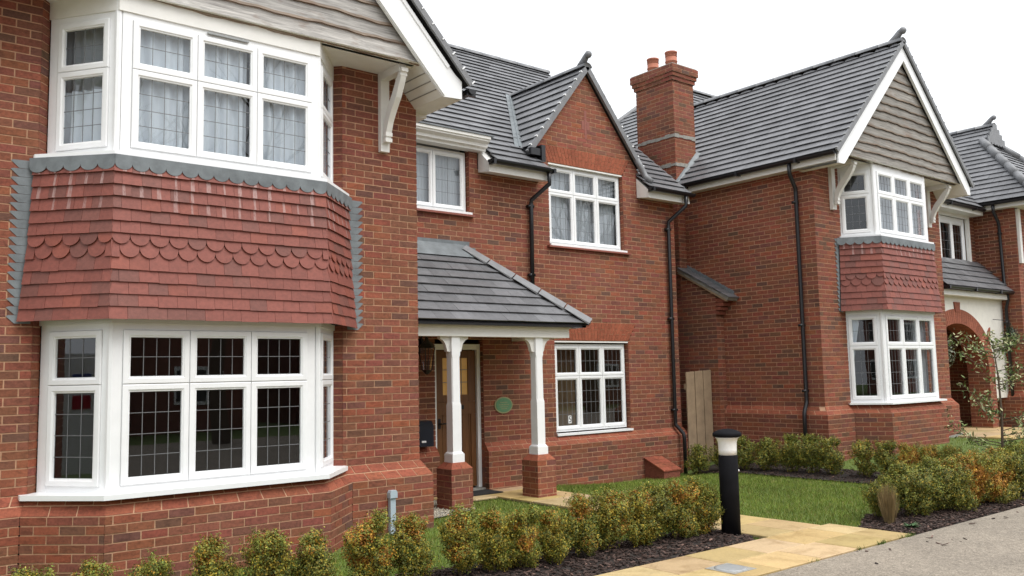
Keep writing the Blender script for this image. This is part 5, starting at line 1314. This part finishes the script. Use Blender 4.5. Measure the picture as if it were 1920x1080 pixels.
for i, (x, y, s) in enumerate(rear):
    m_ = DARK[0] if i < 6 else (DARK[i % 2+1] if i < 9 else BIG[1+i % 3])
    sx = s*(1.02 if i < 9 else .85)
    shrub(m_, x, y, f'{"dark green" if i < 6 else "bronze-green"} box shrub, {NTH[i]} from the gate in the second house hedge', 'row of box shrubs beside the second house', (sx, sx, s*.97), R.uniform(0, 6.28), i)
right = [(9.30, 5.08, 0, .78), (9.62, 4.98, 0, 1.0), (10.02, 4.90, 0, 1.02), (10.42, 4.84, 3, .98), (10.85, 4.84, 1, 1.03), (11.25, 4.82, 1, 1.0), (11.62, 4.80, 2, 1.05), (12.05, 4.80, 0, 1.08), (12.5, 4.82, 2, 1.05), (12.95, 4.82, 3, 1.0), (13.4, 4.85, 0, 1.0)]
tone = {0: 'dark green', 1: 'orange-tinged', 2: 'bronze-yellow', 3: 'mixed green and gold'}
for i, (x, y, v, s) in enumerate(right):
    shrub(BIG[v], x, y, f'{tone[v]} box shrub, {NTH[i]} along the roadside bed from the paved corner', 'box shrubs of the roadside bed', (s, s, s), R.uniform(0, 6.28), i)
# dry grass tuft
t = thing('dry_grass', (9.13, 4.92, 0), 'tuft of dry straw-coloured grass at the paved corner', 'plant'); mb = MB()
for i in range(420):
    a = R.uniform(0, 6.28); q = R.uniform(0, .05); hgt = R.uniform(.22, .46); l = R.uniform(.0, .09); b0 = V((9.13+math.cos(a)*q, 4.92+math.sin(a)*q, 0)); tp = b0+V((math.cos(a)*l, math.sin(a)*l, hgt)); j = R.uniform(.6, 1.3); s = V((math.cos(a+1.57), math.sin(a+1.57), 0))*.0022
    md = lerp(b0, tp, .55)+V((0, 0, .02)); mb.raw([b0-s, b0+s, md+s, tp, md-s], [(0, 1, 2, 3, 4)], (.26*j, .185*j, .085*j))
mb.build('blades', 'leaf', t)
t = thing('ground_plant', (9.0, 4.62, 0), 'low green weed on the bark at the road edge', 'plant'); mb = MB()
for i in range(90):
    a = R.uniform(0, 6.28); L = R.uniform(.04, .11); p = V((9.0, 4.62, .02)); d_ = V((math.cos(a), math.sin(a), R.uniform(.05, .5))); s = V((-math.sin(a), math.cos(a), 0))*.012; q = p+d_*L
    mb.raw([p+d_*L*.3-s, q, p+d_*L*.3+s, p], [(0, 1, 2, 3)], (.06, .12, .045))
mb.build('leaves', 'leaf', t)
# young variegated tree at the right
t = thing('young_tree', (13.05, 5.30, gz(13.05, 5.3)), 'young variegated evergreen tree with open branches at the right edge', 'tree')
rr = random.Random(5); bx, by = 13.05, 5.30; trunk = [V((bx, by, -.05)), V((bx+.02, by+.03, .5)), V((bx-.02, by-.01, 1.0)), V((bx+.03, by+.02, 1.5)), V((bx+.0, by+.05, 2.0))]
mb = MB(); mb.tube(trunk, [.022, .019, .016, .012, .006], 7); tips = []
for i in range(30):
    t0 = rr.uniform(.22, .98); k = min(3, int(t0*4)); p = lerp(trunk[k], trunk[k+1], t0*4-k); a = rr.uniform(0, 6.28); L = rr.uniform(.35, .85)*(1.15-t0*.55)
    q = p+V((math.cos(a)*L*.6, math.sin(a)*L*.6, L*.12)); e = p+V((math.cos(a)*L, math.sin(a)*L, L*.45)); mb.tube([p, q, e], [.007, .005, .003], 5); tips += [q, e, lerp(q, e, .5), lerp(p, q, .7)]
tips += trunk[2:]
mb.build('trunk', 'twig', t, True)
mb = MB()
for c in tips:
    for i in range(rr.randint(9, 17)):
        p = c+V((rr.gauss(0, .05), rr.gauss(0, .05), rr.gauss(0, .05))); nn = V((rr.gauss(0, 1), rr.gauss(0, 1), rr.gauss(.6, 1))).normalized(); u = Matrix.Rotation(rr.uniform(0, 6.28), 3, nn) @ nn.orthogonal().normalized(); v = nn.cross(u); L = rr.uniform(.045, .08); w_ = L*.5; j = rr.uniform(.7, 1.3)
        gr = (.15*j, .20*j, .06*j) if rr.random() < .65 else (.08*j, .13*j, .04*j); pale = (.42*j, .42*j, .22*j)
        mb.raw([p-u*L*.5, p-v*w_*.35, p+u*L*.5, p+v*w_*.35], [(0, 1, 2, 3)], pale if rr.random() < .36 else gr)
mb.build('crown', 'leaf', t)
# hanging basket in the arch and clipped ball by the pier
t = thing('hanging_basket', (18.75, 8.75, 1.9), 'hanging basket of pale foliage inside the brick arch', 'plant'); mb = MB(); rr = random.Random(8)
for i in range(1500):
    d_ = V((rr.gauss(0, 1), rr.gauss(0, 1), rr.gauss(0, 1))).normalized(); p = V((18.75, 8.75, 1.95))+V((d_.x*.30, d_.y*.30, d_.z*.36))*rr.uniform(.5, 1.05); nn = (d_+V((rr.uniform(-.7, .7), rr.uniform(-.7, .7), .3))).normalized(); u = nn.orthogonal().normalized(); v = nn.cross(u); L = rr.uniform(.03, .06); j = rr.uniform(.6, 1.3)
    c = (.30*j, .32*j, .24*j) if rr.random() < .45 else (.09*j, .12*j, .06*j); mb.raw([p-u*L*.5, p-v*L*.3, p+u*L*.5, p+v*L*.3], [(0, 1, 2, 3)], c)
mb.build('foliage', 'leaf', t); mb = MB(); mb.lathe([(.02, 1.62), (.12, 1.66), (.17, 1.78), (.18, 1.85)], (18.75, 8.75, 0), 12)
for a in range(3): mb.tube([(18.75+.17*math.cos(a*2.1), 8.75+.17*math.sin(a*2.1), 1.85), (18.75, 8.75, 2.42)], .004, 4)
mb.build('basket', 'twig', t)
t = thing('clipped_bush', (20.45, 8.0, 2.2), 'dark clipped ball bush hanging beside the white arch wall', 'plant'); mb = MB()
for i in range(1100):
    d_ = V((rr.gauss(0, 1), rr.gauss(0, 1), rr.gauss(0, 1))).normalized(); p = V((20.45, 8.0, 2.25))+V((d_.x*.17, d_.y*.17, d_.z*.27))*rr.uniform(.6, 1.05); u = d_.orthogonal().normalized(); v = d_.cross(u); L = rr.uniform(.025, .045); j = rr.uniform(.5, 1.2); mb.raw([p-u*L*.5, p-v*L*.3, p+u*L*.5, p+v*L*.3], [(0, 1, 2, 3)], (.025*j, .05*j, .02*j))
mb.build('foliage', 'leaf', t); mb = MB(); mb.tube([(20.45, 8.0, 2.5), (20.45, 8.0, 2.62), (20.3, 8.28, 2.66)], .008, 5); mb.build('hook', 'black_plastic', t)
# ------------------------------------------------------------------ across the road (seen only as reflections in the glass)
simple('opposite_brick', (.23, .085, .06), .85, .2, 8, bstr=.2)
def opposite(x, y, wd, dep, hw, hr, label):
    t = thing('brick_house', (x, y, 0), label, 'house', 'houses across the road'); mb = MB(); x0, x1 = x-wd/2, x+wd/2
    mb.box(x0, x1, y-dep, y, -.1, hw); mb.prism([(x-1.9, hw-.001), (x+1.9, hw-.001), (x, hw+2.0)], V((0, y+.6, 0)), X_, ZUP, V((0, -1, 0)), 0, 2); mb.box(x-1.9, x+1.9, y+.001, y+.6, -.1, hw); mb.build('wall', 'opposite_brick', t)
    mb = MB(); mb.prism([(-y-.35, hw-.1), (-y+dep+.35, hw-.1), (-y+dep/2, hw+hr)], V((x0-.2, 0, 0)), V((0, -1, 0)), ZUP, V((1, 0, 0)), 0, wd+.4)
    for s in (1, -1): mb.raw([(x+s*2.2, y+.8, hw-.2), (x, y+.8, hw+2.1), (x, y-2, hw+2.1), (x+s*2.2, y-2, hw-.2)], [(0, 1, 2, 3)])
    mb.build('roof', 'ridge_tile', t)
    for wx, yy in ((x, y+.6), (x-wd*.36, y), (x+wd*.36, y)):
        for z in (.9, 3.4):
            mb = MB(); mb.box(wx-.85, wx+.85, yy+.002, yy+.05, z, z+1.3); f_ = mb.build('window', 'white_plastic', t)
            for k in (-1, 0, 1): mb = MB(); mb.box(wx+k*.55-.22, wx+k*.55+.22, yy+.052, yy+.058, z+.12, z+1.18); mb.build('pane', 'room_dark', f_)
    mb = MB(); mb.box(x-wd*.36+1.1, x-wd*.36+2.0, y+.002, y+.06, -.05, 2.05); mb.build('door', 'oak', t)
for i, (x, y, wd, lab) in enumerate(((-22, -15, 11, 'brick house across the road, first from the left'), (-8, -15.5, 11, 'brick house across the road, second from the left'), (6.5, -14.5, 12, 'brick house across the road, facing the big bay'), (21, -15, 11.5, 'brick house across the road, facing the second house'), (35, -14.5, 12, 'brick house across the road, fourth from the right'), (50, -15, 12, 'brick house across the road, third from the right'), (64, -14.5, 13, 'brick house across the road, next to last on the right'), (78, -14.5, 13, 'brick house across the road, last on the right'))):
    opposite(x, y, wd, 8, 5.0, 3.2, lab)
def bare_tree(x, y, hgt, seed, label):
    t = thing('bare_tree', (x, y, 0), label, 'tree', 'bare trees across the road'); rr = random.Random(seed); mb = MB(); br = MB()
    def grow(p, d, L, r, lev):
        q = p+d*L*.5+V((rr.uniform(-.06, .06)*L, rr.uniform(-.06, .06)*L, 0)); e = p+d*L
        (mb if lev == 0 else br).tube([p, q, e], [r, r*.85, r*.68], 6 if lev < 2 else 4, cap=False)
        if lev >= 5: return
        for i in range(3 if lev < 4 else 2):
            dd = (d+V((rr.uniform(-.8, .8), rr.uniform(-.8, .8), rr.uniform(-.1, .5)))).normalized(); grow(e if i else lerp(q, e, .6), dd, L*rr.uniform(.62, .82), r*.58, lev+1)
    grow(V((x, y, -.1)), V((0, 0, 1)), hgt*.3, hgt*.02, 0)
    mb.build('trunk', 'twig', t); br.build('branches', 'twig', t)
bare_tree(9, -7.6, 13, 4, 'tall bare tree across the road, reflected in the upper bay'); bare_tree(2.5, -8.2, 11, 9, 'lower bare tree across the road near the camera side'); bare_tree(27, -7, 14, 12, 'bare tree across the road further right')
# van parked on the drive to the left
t = thing('parked_van', (-5.2, 8.6, 0), 'white van parked left of the nearest house, reflected in its bay', 'van')
simple('van_white', (.72, .73, .75), .25, .02, 4, bstr=0); simple('tyre', (.015, .015, .016), .8, .1, 9, bstr=.2); simple('blue_paint', (.02, .05, .25), .3, .05, 4, bstr=0); simple('red_paint', (.35, .015, .03), .3, .05, 4, bstr=0)
mb = MB(); O = V((-5.2, 8.6, 0))
mb.prism([(-2.6, .35), (2.3, .35), (2.6, .6), (2.55, 1.0), (1.75, 1.25), (1.2, 2.0), (.9, 2.12), (-2.5, 2.12), (-2.6, 1.9)], O+V((-.95, 0, 0)), V((0, -1, 0)), ZUP, V((1, 0, 0)), 0, 1.9); mb.build('body', 'van_white', t)
for y_ in (-1.65, 1.65):
    for s in (1, -1):
        mb = MB(); c = O+V((s*.88, -y_, .34)); mb.tube([c-V((.11, 0, 0)), c+V((.11, 0, 0))], .34, 20); w_ = mb.build('wheel', 'tyre', t); mb = MB(); c2 = c+V((s*.112, 0, 0)); mb.tube([c2-V((.005, 0, 0)), c2+V((.012, 0, 0))], .2, 16); mb.build('rim', 'metal_grey', w_)
for s in (1, -1):
    mb = MB(); mb.prism([(.55, 1.25), (1.6, 1.25), (1.12, 1.93), (.55, 1.93)], O+V((s*.955, 0, 0)), V((0, -1, 0)), ZUP, V((1, 0, 0)), -.004, .004); mb.build('side_window', 'letter_box', t)
    for k, (z, m_) in enumerate(((1.62, 'blue_paint'), (1.30, 'red_paint'))):
        for i in range(5): mb = MB(); mb.obox(O+V((s*.955, 0, 0)), V((0, -1, 0)), ZUP, V((1, 0, 0)), -2.2+i*.5, -1.95+i*.5, z, z+.2, -.004, .004); mb.build('stripe', m_, t)
mb = MB(); mb.raw([O+V((-.8, -1.72, 1.29)), O+V((.8, -1.72, 1.29)), O+V((.75, -1.24, 1.95)), O+V((-.75, -1.24, 1.95))], [(0, 1, 2, 3)]); o = mb.build('windscreen', 'letter_box', t)
